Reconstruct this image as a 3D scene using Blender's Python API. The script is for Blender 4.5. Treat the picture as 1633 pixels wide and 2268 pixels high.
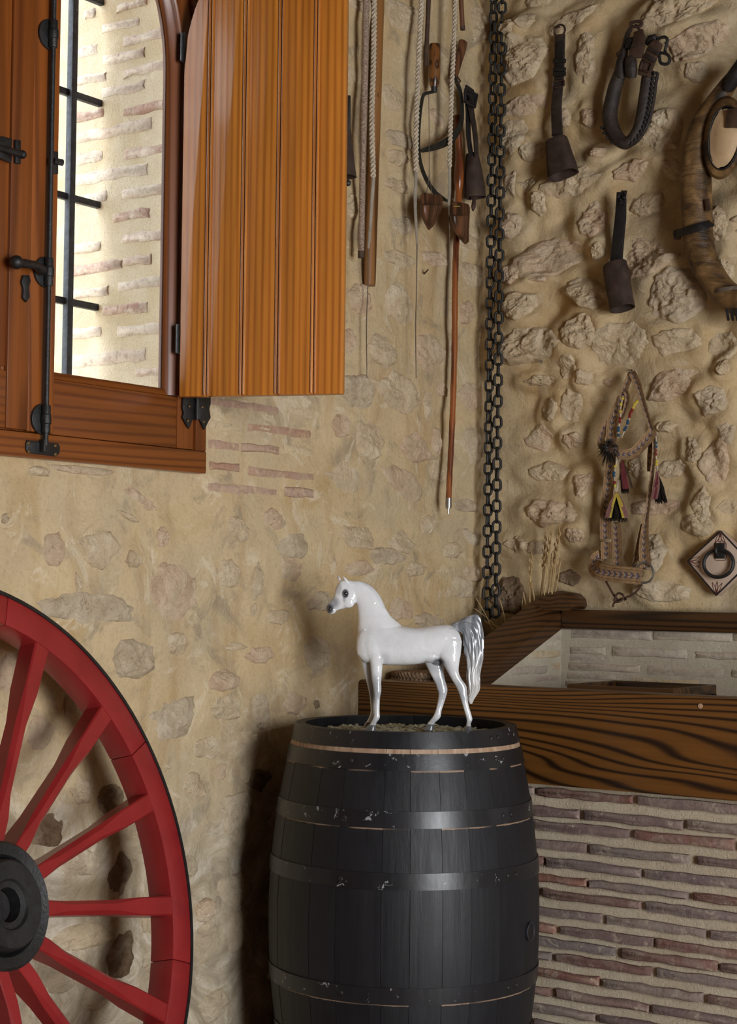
import bpy, bmesh, math, random
import numpy as np
from mathutils import Vector, Matrix

for o in list(bpy.data.objects):
    bpy.data.objects.remove(o)
SC = bpy.context.scene
COL = SC.collection
random.seed(7)
RNG = np.random.RandomState(11)
PI = math.pi

# ------------------------------------------------------------------ camera
# room axes: the corner stands at the origin, the window wall is X = 0 (room on +X),
# the harness wall is Y = 0 (room on -Y), Z up, metres
IW, IH, FPX = 1633.0, 2268.0, 3800.0
YAW, PITCH, ROLL = math.radians(35.2), math.radians(2.5), math.radians(0.62)
CAM = Vector((2.926, -4.786, 1.31))
_fh = Vector((-math.sin(YAW), math.cos(YAW), 0))
_r = Vector((math.cos(YAW), math.sin(YAW), 0))
_up = Vector((0, 0, 1))
_F = _fh * math.cos(PITCH) + _up * math.sin(PITCH)
_U = -_fh * math.sin(PITCH) + _up * math.cos(PITCH)
_X = _r * math.cos(ROLL) + _U * math.sin(ROLL)
_Y = -_r * math.sin(ROLL) + _U * math.cos(ROLL)
cd = bpy.data.cameras.new('camera')
cd.sensor_fit = 'HORIZONTAL'
cd.sensor_width = 36.0
cd.lens = 36.0 * FPX / IW
cd.clip_start = 0.05
cam = bpy.data.objects.new('camera', cd)
COL.objects.link(cam)
_m = Matrix((_X, _Y, -_F)).transposed().to_4x4()
_m.translation = CAM
cam.matrix_world = _m
SC.camera = cam

# ------------------------------------------------------------------ sky, light, exposure
w = bpy.data.worlds.new('sky')
SC.world = w
w.use_nodes = True
bg = w.node_tree.nodes['Background']
bg.inputs[0].default_value = (0.86, 0.93, 1.0, 1)
bg.inputs[1].default_value = 6.5

# daylight entering through the open doorway in the wall right of the camera
ld = bpy.data.lights.new('doorway_daylight', 'AREA')
ld.shape = 'RECTANGLE'
ld.size, ld.size_y = 1.9, 2.3
ld.energy = 275
ld.color = (0.98, 0.985, 1.0)
lo = bpy.data.objects.new('doorway_daylight', ld)
COL.objects.link(lo)
lo.location = (5.5, -3.4, 1.2)
lo.rotation_euler = (Vector((0.2, -0.9, 1.3)) - Vector(lo.location)).to_track_quat('-Z', 'Y').to_euler()

vs = SC.view_settings
SC.display_settings.display_device = 'sRGB'
vs.view_transform = 'Standard'
vs.look = 'None'
vs.exposure = -0.12
vs.gamma = 1.0
vs.use_curve_mapping = False
cy_ = SC.cycles
cy_.adaptive_threshold = 0.02
cy_.max_bounces = 7
cy_.diffuse_bounces = 4
cy_.glossy_bounces = 3
cy_.transmission_bounces = 4
cy_.caustics_reflective = False
cy_.caustics_refractive = False


# ------------------------------------------------------------------ measuring helpers
def ray(px, py):
    return _F + _X * ((px - IW / 2) / FPX) - _Y * ((py - IH / 2) / FPX)


def onX(px, py, X=0.0):
    d = ray(px, py)
    return CAM + d * ((X - CAM.x) / d.x)


def onY(px, py, Y=0.0):
    d = ray(px, py)
    return CAM + d * ((Y - CAM.y) / d.y)


def onZ(px, py, Z):
    d = ray(px, py)
    return CAM + d * ((Z - CAM.z) / d.z)


def L(px, py, d=0.0):      # a point d metres in front of the window wall
    return onX(px, py, d)


def R(px, py, d=0.0):      # a point d metres in front of the harness wall
    return onY(px, py, -d)


# ------------------------------------------------------------------ numpy noise
_TAB = RNG.rand(256, 256)


def vnoise(x, y):
    xi = np.floor(x).astype(int); yi = np.floor(y).astype(int)
    fx = x - xi; fy = y - yi
    fx = fx * fx * (3 - 2 * fx); fy = fy * fy * (3 - 2 * fy)
    a = _TAB[xi % 256, yi % 256]; b = _TAB[(xi + 1) % 256, yi % 256]
    c = _TAB[xi % 256, (yi + 1) % 256]; d = _TAB[(xi + 1) % 256, (yi + 1) % 256]
    return (a * (1 - fx) + b * fx) * (1 - fy) + (c * (1 - fx) + d * fx) * fy


def fbm(x, y, octv=4, gain=0.5):
    s = 0; a = 1; t = 0
    for k in range(octv):
        s = s + a * vnoise(x * 2 ** k + 17.3 * k, y * 2 ** k + 9.1 * k)
        t += a; a *= gain
    return s / t - 0.5


# ------------------------------------------------------------------ materials
def ramp(nt, fac, stops, interp='LINEAR'):
    n = nt.nodes.new('ShaderNodeValToRGB')
    n.color_ramp.interpolation = interp
    e = n.color_ramp.elements
    while len(e) < len(stops):
        e.new(0.5)
    for k, (p, c) in enumerate(stops):
        e[k].position = p
        if not isinstance(c, (tuple, list)):
            c = (c, c, c)
        e[k].color = (c[0], c[1], c[2], 1)
    nt.links.new(fac, n.inputs[0])
    return n.outputs[0]


def put(nt, sock, v):
    if isinstance(v, bpy.types.NodeSocket):
        nt.links.new(v, sock)
    elif isinstance(v, (tuple, list)) and len(v) == 3 and sock.type == 'RGBA':
        sock.default_value = (v[0], v[1], v[2], 1)
    else:
        sock.default_value = v


def mix(nt, f, a, b, mode='MIX'):
    n = nt.nodes.new('ShaderNodeMix')
    n.data_type = 'RGBA'
    n.blend_type = mode
    put(nt, n.inputs[0], f); put(nt, n.inputs[6], a); put(nt, n.inputs[7], b)
    return n.outputs[2]


def math_(nt, op, a, b=0.0):
    n = nt.nodes.new('ShaderNodeMath')
    n.operation = op
    put(nt, n.inputs[0], a); put(nt, n.inputs[1], b)
    return n.outputs[0]


def coords(nt, scale=(1, 1, 1), rnd=True, which='Object', amt=31.0):
    tc = nt.nodes.new('ShaderNodeTexCoord')
    mp = nt.nodes.new('ShaderNodeMapping')
    v = tc.outputs[which]
    if rnd:
        oi = nt.nodes.new('ShaderNodeObjectInfo')
        s = nt.nodes.new('ShaderNodeVectorMath'); s.operation = 'ADD'
        nt.links.new(v, s.inputs[0])
        nt.links.new(math_(nt, 'MULTIPLY', oi.outputs['Random'], amt), s.inputs[1])
        v = s.outputs[0]
    nt.links.new(v, mp.inputs['Vector'])
    mp.inputs['Scale'].default_value = scale
    return mp.outputs[0]


def noise(nt, vec, scale, detail=4, rough=0.55, dist=0.0):
    n = nt.nodes.new('ShaderNodeTexNoise')
    nt.links.new(vec, n.inputs['Vector'])
    n.inputs['Scale'].default_value = scale
    n.inputs['Detail'].default_value = detail
    n.inputs['Roughness'].default_value = rough
    n.inputs['Distortion'].default_value = dist
    return n.outputs[0]


def bump(nt, h, strength, dist, prev=None):
    n = nt.nodes.new('ShaderNodeBump')
    n.inputs['Strength'].default_value = strength
    n.inputs['Distance'].default_value = dist
    put(nt, n.inputs['Height'], h)
    if prev is not None:
        nt.links.new(prev, n.inputs['Normal'])
    return n.outputs[0]


def new_mat(name):
    m = bpy.data.materials.new(name)
    m.use_nodes = True
    nt = m.node_tree
    return m, nt, nt.nodes['Principled BSDF']


def setp(nt, b, **kw):
    names = dict(color='Base Color', rough='Roughness', metal='Metallic', spec='Specular IOR Level', coat='Coat Weight',
                 coatr='Coat Roughness', normal='Normal', trans='Transmission Weight', ior='IOR', sheen='Sheen Weight')
    for k, v in kw.items():
        put(nt, b.inputs[names[k]], v)


def rnd(nt):
    return nt.nodes.new('ShaderNodeObjectInfo').outputs['Random']


MAT = {}


def plain(name, col, rough=0.6, metal=0.0, var=0.25, scale=30, bmp=0.0, spec=0.4, coat=0.0, rscale=(1, 1, 1), coatr=0.1, dark=None):
    m, nt, b = new_mat(name)
    v = coords(nt, rscale)
    n = noise(nt, v, scale, 5, 0.6)
    lo = tuple(c * (1 - var) for c in col) if dark is None else dark
    hi = tuple(min(1, c * (1 + var)) for c in col)
    c = ramp(nt, n, [(0.3, lo), (0.7, hi)])
    setp(nt, b, color=c, rough=rough, metal=metal, spec=spec, coat=coat, coatr=coatr)
    if bmp:
        setp(nt, b, normal=bump(nt, noise(nt, v, scale * 2.2, 6, 0.65), bmp, 0.01))
    MAT[name] = m
    return m


def wood(name, cdark, cmid, clight, axis='Z', scale=5.0, stretch=0.05, freq=9.0, rough=0.38, coat=0.25, line=0.5, fib=0.25, K=0.0):
    m, nt, b = new_mat(name)
    sc = [scale] * 3
    sc['XYZ'.index(axis)] = scale * stretch
    v = coords(nt, sc)
    n1 = noise(nt, v, 1.0, 1.5, 0.4, 0.3)
    sp_ = nt.nodes.new('ShaderNodeSeparateXYZ'); nt.links.new(coords(nt, (1, 1, 1)), sp_.inputs[0])
    acr = sp_.outputs['XYZ'.index({'X': 'Z', 'Y': 'Z', 'Z': 'X'}[axis])]
    s = math_(nt, 'SINE', math_(nt, 'ADD', math_(nt, 'MULTIPLY', n1, freq * 2 * PI), math_(nt, 'MULTIPLY', acr, K * 2 * PI)))
    s = math_(nt, 'ADD', math_(nt, 'MULTIPLY', s, 0.5), 0.5)
    ring = ramp(nt, s, [(0.0, 1.0), (line * 0.5, 0.55), (line, 0.12), (1.0, 0.0)])
    sf = [70.0] * 3
    sf['XYZ'.index(axis)] = 2.0
    fibre = noise(nt, coords(nt, sf), 1.0, 4, 0.6)
    tone = noise(nt, coords(nt, [x * 0.35 for x in sc]), 1.0, 2, 0.5)
    base = mix(nt, ramp(nt, tone, [(0.3, 0), (0.7, 1)]), cmid, clight)
    c = mix(nt, ring, base, cdark)
    f2 = ramp(nt, fibre, [(0.25, 1 - fib), (0.75, 1 + fib * 0.4)])
    c = mix(nt, 1.0, c, f2, 'MULTIPLY')
    hue = ramp(nt, rnd(nt), [(0.0, (0.82, 0.78, 0.74)), (0.5, (1, 1, 1)), (1.0, (1.12, 1.1, 1.05))])
    c = mix(nt, 1.0, c, hue, 'MULTIPLY')
    bn = bump(nt, fibre, 0.12, 0.002, bump(nt, ring, 0.1, 0.002))
    setp(nt, b, color=c, rough=rough, coat=coat, coatr=0.18, spec=0.4, normal=bn)
    MAT[name] = m
    return m


def plaster(name, tint, stain):
    m, nt, b = new_mat(name)
    v = coords(nt, rnd=False)
    big = noise(nt, v, 2.3, 3, 0.6, 0.6)
    med = noise(nt, v, 8.0, 6, 0.65, 0.8)
    fine = noise(nt, v, 90.0, 5, 0.7)
    ochre = tuple(a * t for a, t in zip((0.50, 0.345, 0.165), tint))
    cream = tuple(a * t for a, t in zip((0.60, 0.462, 0.272), tint))
    grey = tuple(a * t for a, t in zip((0.52, 0.42, 0.275), tint))
    c = ramp(nt, big, [(0.33, ochre), (0.5, cream), (0.68, grey)])
    c = mix(nt, ramp(nt, med, [(0.42, 0.0), (0.66, 0.55)]), c, cream)
    # rain-like vertical stains and damp patches
    vs_ = noise(nt, coords(nt, (1, 9, 1.6), rnd=False), 1.0, 3, 0.6, 0.8)
    c = mix(nt, ramp(nt, vs_, [(0.5, 0.0), (0.72, 0.6 * stain)]), c, (0.42, 0.27, 0.12))
    pat = noise(nt, v, 5.0, 7, 0.7, 1.2)
    c = mix(nt, ramp(nt, pat, [(0.53, 0.0), (0.64, 0.85 * stain)]), c, (0.36, 0.285, 0.19))
    pl = noise(nt, v, 6.3, 7, 0.72, 1.6)
    c = mix(nt, ramp(nt, pl, [(0.56, 0.0), (0.63, 0.7 * stain)]), c, (0.70, 0.59, 0.42))
    if stain > 0.8:      # rising damp: lime bloom and grey dirt low on this wall
        tcz = nt.nodes.new('ShaderNodeTexCoord'); spz = nt.nodes.new('ShaderNodeSeparateXYZ'); nt.links.new(tcz.outputs['Object'], spz.inputs[0])
        zz = math_(nt, 'ADD', spz.outputs[2], math_(nt, 'MULTIPLY', math_(nt, 'SUBTRACT', big, 0.5), 1.6))
        lowf = ramp(nt, zz, [(0.55, 1.0), (1.25, 0.0)])
        c = mix(nt, math_(nt, 'MULTIPLY', lowf, 0.8), c, ramp(nt, pl, [(0.36, (0.27, 0.225, 0.165)), (0.5, (0.46, 0.39, 0.285)), (0.62, (0.68, 0.61, 0.50))]))
    c = mix(nt, ramp(nt, fine, [(0.32, 0.3), (0.5, 0.0)]), c, (0.30, 0.21, 0.11))
    bn = bump(nt, pl, 0.55, 0.018, bump(nt, fine, 0.6, 0.005))
    setp(nt, b, color=c, rough=0.93, spec=0.15, normal=bn)
    MAT[name] = m


def rock(name, cols, bstr=1.0):
    m, nt, b = new_mat(name)
    v = coords(nt)
    a = noise(nt, v, 14.0, 6, 0.65, 0.6)
    f = noise(nt, v, 60.0, 8, 0.7, 0.3)
    r = rnd(nt)
    c = ramp(nt, a, [(0.32, cols[0]), (0.48, cols[1]), (0.66, cols[2])])
    c = mix(nt, ramp(nt, r, [(0, 0.0), (1, 0.45)]), c, cols[3])
    c = mix(nt, ramp(nt, f, [(0.32, 0.4), (0.46, 0.0)]), c, tuple(x * 0.5 for x in cols[0]))
    c = mix(nt, ramp(nt, noise(nt, v, 7.0, 4, 0.6, 0.8), [(0.52, 0.0), (0.66, 0.6)]), c, (0.58, 0.47, 0.31))
    rust = noise(nt, v, 22.0, 5, 0.7, 1.0)
    c = mix(nt, ramp(nt, rust, [(0.62, 0.0), (0.74, 0.5)]), c, (0.42, 0.22, 0.12))
    bn = bump(nt, a, 0.6 * bstr, 0.025, bump(nt, f, bstr, 0.010))
    setp(nt, b, color=c, rough=0.95, spec=0.12, normal=bn)
    MAT[name] = m


def brickmat(name, cols, lime=0.3, limecol=(0.55, 0.47, 0.35)):
    m, nt, b = new_mat(name)
    v = coords(nt)
    r = rnd(nt)
    c = ramp(nt, r, [(k / (len(cols) - 1), cc) for k, cc in enumerate(cols)])
    a = noise(nt, v, 13.0, 5, 0.65, 0.5)
    c = mix(nt, ramp(nt, a, [(0.42, 0.0), (0.68, 0.7)]), c, cols[(len(cols)) // 2])
    l = noise(nt, v, 24.0, 8, 0.75, 0.7)
    c = mix(nt, ramp(nt, l, [(0.62 - 0.25 * lime, 0.0), (0.72 - 0.1 * lime, 0.85)]), c, limecol)
    d = noise(nt, v, 80.0, 5, 0.7)
    c = mix(nt, ramp(nt, d, [(0.3, 0.5), (0.5, 0.0)]), c, tuple(x * 0.4 for x in cols[0]))
    setp(nt, b, color=c, rough=0.9, spec=0.15, normal=bump(nt, a, 0.4, 0.012, bump(nt, d, 0.5, 0.004)))
    MAT[name] = m


plaster('plaster_window_wall', (1.0, 1.0, 1.0), 1.0)
plaster('plaster_harness_wall', (0.98, 0.98, 0.98), 0.5)
rock('stone_pale', [(0.552, 0.414, 0.258), (0.72, 0.564, 0.366), (0.85, 0.72, 0.516), (0.696, 0.534, 0.342)])
rock('stone_pink', [(0.543, 0.366, 0.236), (0.708, 0.519, 0.348), (0.826, 0.667, 0.478), (0.684, 0.519, 0.348)])
rock('stone_grey', [(0.504, 0.396, 0.264), (0.648, 0.522, 0.36), (0.768, 0.648, 0.474), (0.624, 0.486, 0.324)])
rock('stone_brown', [(0.1, 0.06, 0.035), (0.26, 0.17, 0.1), (0.46, 0.35, 0.24), (0.3, 0.22, 0.15)])
brickmat('brick_front', [(0.25, 0.11, 0.075), (0.19, 0.12, 0.105), (0.21, 0.165, 0.155), (0.30, 0.235, 0.19), (0.17, 0.14, 0.14), (0.20, 0.085, 0.06)], 0.28)
brickmat('brick_surround', [(0.40, 0.23, 0.155), (0.44, 0.29, 0.21), (0.46, 0.34, 0.25), (0.38, 0.24, 0.18)], 0.5, (0.58, 0.45, 0.28))
brickmat('brick_cream', [(0.56, 0.43, 0.25), (0.60, 0.48, 0.31), (0.54, 0.42, 0.27)], 0.5, (0.62, 0.5, 0.33))
brickmat('brick_lime', [(0.52, 0.44, 0.34), (0.56, 0.49, 0.38), (0.44, 0.36, 0.30), (0.58, 0.45, 0.27)], 0.6, (0.62, 0.56, 0.45))
brickmat('brick_reveal', [(0.42, 0.24, 0.19), (0.58, 0.45, 0.36), (0.66, 0.56, 0.46), (0.50, 0.34, 0.28)], 0.7, (0.72, 0.64, 0.52))


def mortar(name, c0, c1):
    m, nt, b = new_mat(name)
    v = coords(nt, rnd=False)
    a = noise(nt, v, 7, 5, 0.6, 0.5); f = noise(nt, v, 180, 4, 0.7)
    c = ramp(nt, a, [(0.35, c0), (0.65, c1)])
    c = mix(nt, ramp(nt, f, [(0.36, 0.3), (0.52, 0.0)]), c, tuple(x * 0.5 for x in c0))
    setp(nt, b, color=c, rough=0.95, spec=0.1, normal=bump(nt, f, 0.7, 0.004, bump(nt, a, 0.3, 0.02)))
    MAT[name] = m


mortar('mortar_sand', (0.50, 0.41, 0.29), (0.58, 0.49, 0.36))
mortar('mortar_lime', (0.52, 0.46, 0.35), (0.62, 0.56, 0.44))
mortar('mortar_reveal', (0.62, 0.50, 0.33), (0.74, 0.64, 0.48))
mortar('floor_clay', (0.30, 0.19, 0.12), (0.36, 0.24, 0.16))
mortar('ceiling_plaster', (0.34, 0.30, 0.24), (0.40, 0.35, 0.28))
mortar('ceiling_wood', (0.06, 0.035, 0.02), (0.09, 0.05, 0.03))

wood('wood_shutter', (0.40, 0.125, 0.016), (0.53, 0.185, 0.024), (0.57, 0.215, 0.032), 'Z', 6.0, 0.05, 2.6, 0.33, 0.35, 0.55, 0.36, K=60)
wood('wood_window', (0.145, 0.040, 0.008), (0.23, 0.066, 0.012), (0.27, 0.080, 0.015), 'Z', 6.0, 0.07, 6.0, 0.36, 0.25, 0.4, 0.3, K=45)
wood('wood_window_y', (0.135, 0.037, 0.008), (0.20, 0.058, 0.011), (0.25, 0.075, 0.014), 'Y', 6.0, 0.07, 6.0, 0.36, 0.25, 0.4, 0.25, K=45)
wood('wood_beam', (0.020, 0.008, 0.003), (0.17, 0.068, 0.013), (0.20, 0.085, 0.017), 'X', 5.0, 0.13, 17.0, 0.42, 0.15, 0.42, 0.3, K=58)
wood('wood_rail', (0.030, 0.013, 0.005), (0.085, 0.036, 0.011), (0.11, 0.047, 0.014), 'Y', 6.0, 0.12, 8.0, 0.45, 0.12, 0.5, 0.25, K=70)
wood('wood_ledge', (0.018, 0.008, 0.004), (0.085, 0.036, 0.010), (0.11, 0.048, 0.014), 'X', 9.0, 0.04, 9.0, 0.45, 0.12, 0.5, 0.2)
wood('wood_pole', (0.11, 0.045, 0.012), (0.25, 0.11, 0.03), (0.30, 0.135, 0.04), 'Z', 12.0, 0.05, 4.0, 0.4, 0.1, 0.4, 0.25)
wood('wood_cane', (0.10, 0.025, 0.008), (0.26, 0.075, 0.018), (0.31, 0.10, 0.025), 'Z', 30.0, 0.06, 3.0, 0.3, 0.5, 0.4, 0.2)
wood('wood_handle', (0.03, 0.011, 0.005), (0.30, 0.13, 0.03), (0.20, 0.075, 0.018), 'Z', 40.0, 0.5, 3.0, 0.35, 0.4, 0.5, 0.3)
wood('wood_cup', (0.04, 0.015, 0.007), (0.13, 0.05, 0.02), (0.17, 0.07, 0.03), 'Z', 18.0, 0.2, 4.0, 0.45, 0.15, 0.4, 0.3)

plain('iron_black', (0.012, 0.012, 0.012), 0.42, 0.0, 0.5, 60, 0.25, 0.5)
plain('iron_chain', (0.011, 0.011, 0.0105), 0.42, 0.0, 0.5, 80, 0.3, 0.5)
plain('iron_grille', (0.03, 0.034, 0.045), 0.55, 0.0, 0.6, 60, 0.3, 0.4)
plain('iron_blade', (0.04, 0.04, 0.034), 0.5, 0.6, 0.45, 40, 0.2, 0.5)
plain('iron_rust', (0.062, 0.032, 0.022), 0.68, 0.2, 0.55, 35, 0.35, 0.35)
plain('bell_iron', (0.055, 0.034, 0.026), 0.72, 0.1, 0.45, 25, 0.3, 0.3)
plain('steel_dull', (0.35, 0.35, 0.34), 0.35, 0.9, 0.2, 40)
plain('brass_screw', (0.25, 0.16, 0.07), 0.4, 0.8, 0.2, 40)
plain('leather_black', (0.012, 0.010, 0.010), 0.55, 0, 0.5, 40, 0.3, 0.4)
plain('leather_dark', (0.026, 0.017, 0.013), 0.55, 0, 0.55, 35, 0.4, 0.45)
plain('leather_brown', (0.06, 0.033, 0.020), 0.6, 0, 0.5, 35, 0.4, 0.4)
plain('leather_tan', (0.18, 0.10, 0.038), 0.6, 0, 0.6, 11, 0.6, 0.35, dark=(0.028, 0.015, 0.007))
plain('leather_pale', (0.55, 0.38, 0.22), 0.6, 0, 0.15, 14, 0.15, 0.35)
plain('leather_strip', (0.33, 0.29, 0.23), 0.7, 0, 0.2, 30, 0.2)
plain('rope_cream', (0.52, 0.44, 0.33), 0.85, 0, 0.25, 60, 0.4, 0.2)
plain('string_grey', (0.13, 0.10, 0.075), 0.9, 0, 0.3, 80)
plain('cord_brown', (0.07, 0.035, 0.02), 0.85, 0, 0.4, 120, 0.3)
plain('whip_wrapped', (0.33, 0.25, 0.19), 0.5, 0.2, 0.85, 160, 0.4, 0.5, rscale=(1, 1, 2.5), dark=(0.06, 0.03, 0.02))
plain('straw', (0.46, 0.32, 0.15), 0.7, 0, 0.3, 30)
plain('straw_dark', (0.13, 0.085, 0.045), 0.85, 0, 0.5, 30)
plain('esparto', (0.22, 0.145, 0.085), 0.85, 0, 0.5, 60, 0.4)
plain('gravel', (0.33, 0.31, 0.22), 0.85, 0, 0.5, 60, 0.3)
plain('bare_wood', (0.42, 0.27, 0.17), 0.8, 0, 0.3, 40, 0.3, rscale=(1, 1, 0.2))
plain('hair_black', (0.012, 0.009, 0.007), 0.6, 0, 0.5, 60)
plain('cloth_red', (0.14, 0.025, 0.03), 0.8, 0, 0.3, 50)
plain('cloth_pink', (0.22, 0.105, 0.095), 0.8, 0, 0.25, 50)
plain('cloth_yellow', (0.50, 0.38, 0.06), 0.8, 0, 0.15, 50)
plain('bead_yellow', (0.55, 0.42, 0.06), 0.4, 0, 0.1, 50)
plain('bead_blue', (0.02, 0.07, 0.13), 0.4, 0, 0.1, 50)
plain('bead_red', (0.2, 0.02, 0.015), 0.4, 0, 0.1, 50)
plain('tile_clay', (0.56, 0.42, 0.32), 0.55, 0, 0.08, 12, 0.08, 0.35)
plain('tile_paint', (0.09, 0.022, 0.018), 0.5, 0, 0.3, 60)
plain('tile_line', (0.018, 0.015, 0.016), 0.5, 0, 0.3, 60)
plain('leaf_green', (0.34, 0.55, 0.10), 0.6, 0, 0.4, 8)
plain('horn_eye', (0.004, 0.004, 0.004), 0.08, 0, 0.1, 10, coat=1.0)
plain('trough_floor', (0.36, 0.30, 0.22), 0.9, 0, 0.2, 20, 0.3)

# worn ochre leather, blackened in its creases
m, nt, b = new_mat('leather_tan')
v = coords(nt)
n1 = noise(nt, v, 9, 6, 0.65, 1.0)
n2 = noise(nt, coords(nt, (9, 9, 40)), 1.0, 4, 0.6, 0.8)
c = ramp(nt, n1, [(0.36, (0.020, 0.011, 0.005)), (0.48, (0.115, 0.060, 0.020)), (0.60, (0.20, 0.115, 0.042)), (0.72, (0.36, 0.225, 0.10))])
c = mix(nt, ramp(nt, n2, [(0.32, 0.7), (0.5, 0.0)]), c, (0.022, 0.012, 0.006))
setp(nt, b, color=c, rough=0.55, spec=0.4, normal=bump(nt, n2, 0.5, 0.012, bump(nt, n1, 0.3, 0.01)))
MAT['leather_tan'] = m

# painted red wheel with chips and scuffs
m, nt, b = new_mat('paint_red')
v = coords(nt)
c = ramp(nt, noise(nt, v, 9, 5, 0.6, 0.4), [(0.3, (0.20, 0.010, 0.012)), (0.7, (0.275, 0.018, 0.018))])
sc_ = noise(nt, v, 30, 8, 0.75, 0.6)
c = mix(nt, ramp(nt, sc_, [(0.66, 0.0), (0.72, 0.8)]), c, (0.09, 0.03, 0.03))
c = mix(nt, ramp(nt, noise(nt, v, 70, 6, 0.7), [(0.70, 0), (0.75, 0.6)]), c, (0.5, 0.33, 0.28))
setp(nt, b, color=c, rough=0.36, spec=0.45, coat=0.15, normal=bump(nt, sc_, 0.18, 0.004))
MAT['paint_red'] = m


# black barrel paint; the raw strip between the two top hoops was never painted
def barrel_black(name, chips, strip):
    m, nt, b = new_mat(name)
    v = coords(nt)
    sf = noise(nt, coords(nt, (60, 60, 4)), 1.0, 5, 0.65)
    big = noise(nt, v, 6, 5, 0.6, 0.5)
    c = ramp(nt, big, [(0.3, (0.0055, 0.006, 0.008)), (0.7, (0.011, 0.0115, 0.0145))])
    c = mix(nt, ramp(nt, sf, [(0.3, 0.0), (0.75, 0.3)]), c, (0.024, 0.023, 0.024))
    ch = noise(nt, coords(nt, (1, 1, 1)), 34, 8, 0.68, 0.8)
    sp = noise(nt, v, 3.2, 2, 0.5)
    ch = math_(nt, 'ADD', ch, math_(nt, 'MULTIPLY', math_(nt, 'SUBTRACT', sp, 0.5), 0.2))
    t = 0.80 - chips
    c = mix(nt, ramp(nt, ch, [(t, 0.0), (t + 0.012, 0.9)]), c, (0.30, 0.31, 0.32) if chips > 0.05 else (0.25, 0.18, 0.13))
    if strip:
        tc = nt.nodes.new('ShaderNodeTexCoord'); sep = nt.nodes.new('ShaderNodeSeparateXYZ')
        nt.links.new(tc.outputs['Object'], sep.inputs[0])
        zz = math_(nt, 'ADD', sep.outputs[2], math_(nt, 'MULTIPLY', math_(nt, 'SUBTRACT', ch, 0.5), 0.006))
        band = math_(nt, 'LESS_THAN', math_(nt, 'ABSOLUTE', math_(nt, 'SUBTRACT', zz, 0.9115)), 0.008)
        c = mix(nt, band, c, ramp(nt, sf, [(0.3, (0.24, 0.14, 0.08)), (0.7, (0.50, 0.36, 0.25))]))
        for z0 in (0.7285, 0.3115, 0.864):
            bd = math_(nt, 'LESS_THAN', math_(nt, 'ABSOLUTE', math_(nt, 'SUBTRACT', zz, z0)), 0.0022)
            bd = math_(nt, 'MULTIPLY', bd, ramp(nt, sp, [(0.46, 0.0), (0.52, 0.8)]))
            c = mix(nt, bd, c, (0.33, 0.22, 0.14))
    setp(nt, b, color=c, rough=ramp(nt, sf, [(0.2, 0.42), (0.8, 0.6)] if strip else [(0.2, 0.30), (0.8, 0.42)]), spec=0.35 if strip else 0.5,
         normal=bump(nt, sf, 0.35 if strip else 0.06, 0.003, bump(nt, big, 0.15, 0.01)))
    MAT[name] = m


barrel_black('barrel_paint', 0.035, True)
barrel_black('hoop_paint', 0.165, False)

# window glass
m, nt, b = new_mat('window_glass')
setp(nt, b, color=(0.97, 0.985, 0.98), rough=0.0, trans=1.0, ior=1.01, spec=0.3)
MAT['window_glass'] = m

# glazed porcelain horse, colours painted on the figure
m, nt, b = new_mat('horse_glaze')
at = nt.nodes.new('ShaderNodeAttribute'); at.attribute_name = 'paint'
v = coords(nt, rnd=False)
dap = noise(nt, v, 55, 5, 0.6, 0.3)
c = mix(nt, ramp(nt, dap, [(0.45, 0.0), (0.62, 0.35)]), at.outputs['Color'], (0.50, 0.52, 0.56))
c = mix(nt, 0.65, c, at.outputs['Color'])
gb = bump(nt, noise(nt, v, 26, 3, 0.5, 0.6), 0.22, 0.012)
setp(nt, b, color=c, rough=0.16, spec=0.5, coat=0.9, coatr=0.03, normal=gb)
put(nt, b.inputs['Coat Normal'], gb)
MAT['horse_glaze'] = m
m, nt, b = new_mat('horse_tail_glaze')
v = coords(nt, (55, 55, 4.5), rnd=False)
n_ = noise(nt, v, 1.0, 4, 0.6, 0.4)
tc = nt.nodes.new('ShaderNodeTexCoord'); sep = nt.nodes.new('ShaderNodeSeparateXYZ')
nt.links.new(tc.outputs['Object'], sep.inputs[0])
lowz = ramp(nt, sep.outputs[2], [(0.09, (0.62, 0.60, 0.57)), (0.22, (0.17, 0.185, 0.20))])
c = mix(nt, ramp(nt, n_, [(0.5, 0), (0.75, 0.6)]), lowz, (0.70, 0.71, 0.73))
c = mix(nt, ramp(nt, n_, [(0.25, 0.75), (0.45, 0)]), c, (0.07, 0.075, 0.085))
setp(nt, b, color=c, rough=0.2, coat=0.9, coatr=0.04, normal=bump(nt, n_, 0.5, 0.004))
MAT['horse_tail_glaze'] = m

# woven wool webbing: brown/cream chevrons with a blue chevron line down the middle (UV: u across, v metres along)
m, nt, b = new_mat('woven_band')
uvn = nt.nodes.new('ShaderNodeUVMap')
sep = nt.nodes.new('ShaderNodeSeparateXYZ'); nt.links.new(uvn.outputs[0], sep.inputs[0])
u, vv = sep.outputs[0], sep.outputs[1]
ctr = math_(nt, 'ABSOLUTE', math_(nt, 'SUBTRACT', u, 0.5))
chev = math_(nt, 'ADD', math_(nt, 'MULTIPLY', vv, 230.0), math_(nt, 'MULTIPLY', ctr, 9.0))
fr = math_(nt, 'FRACT', chev)
c = ramp(nt, fr, [(0.0, (0.16, 0.075, 0.035)), (0.35, (0.45, 0.28, 0.14)), (0.7, (0.50, 0.34, 0.19)), (1.0, (0.14, 0.065, 0.03))])
ed = ramp(nt, math_(nt, 'FRACT', math_(nt, 'MULTIPLY', u, 6.0)), [(0.0, 0.5), (0.25, 1.0), (0.8, 1.0), (1.0, 0.5)])
c = mix(nt, 1.0, c, ed, 'MULTIPLY')
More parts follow.
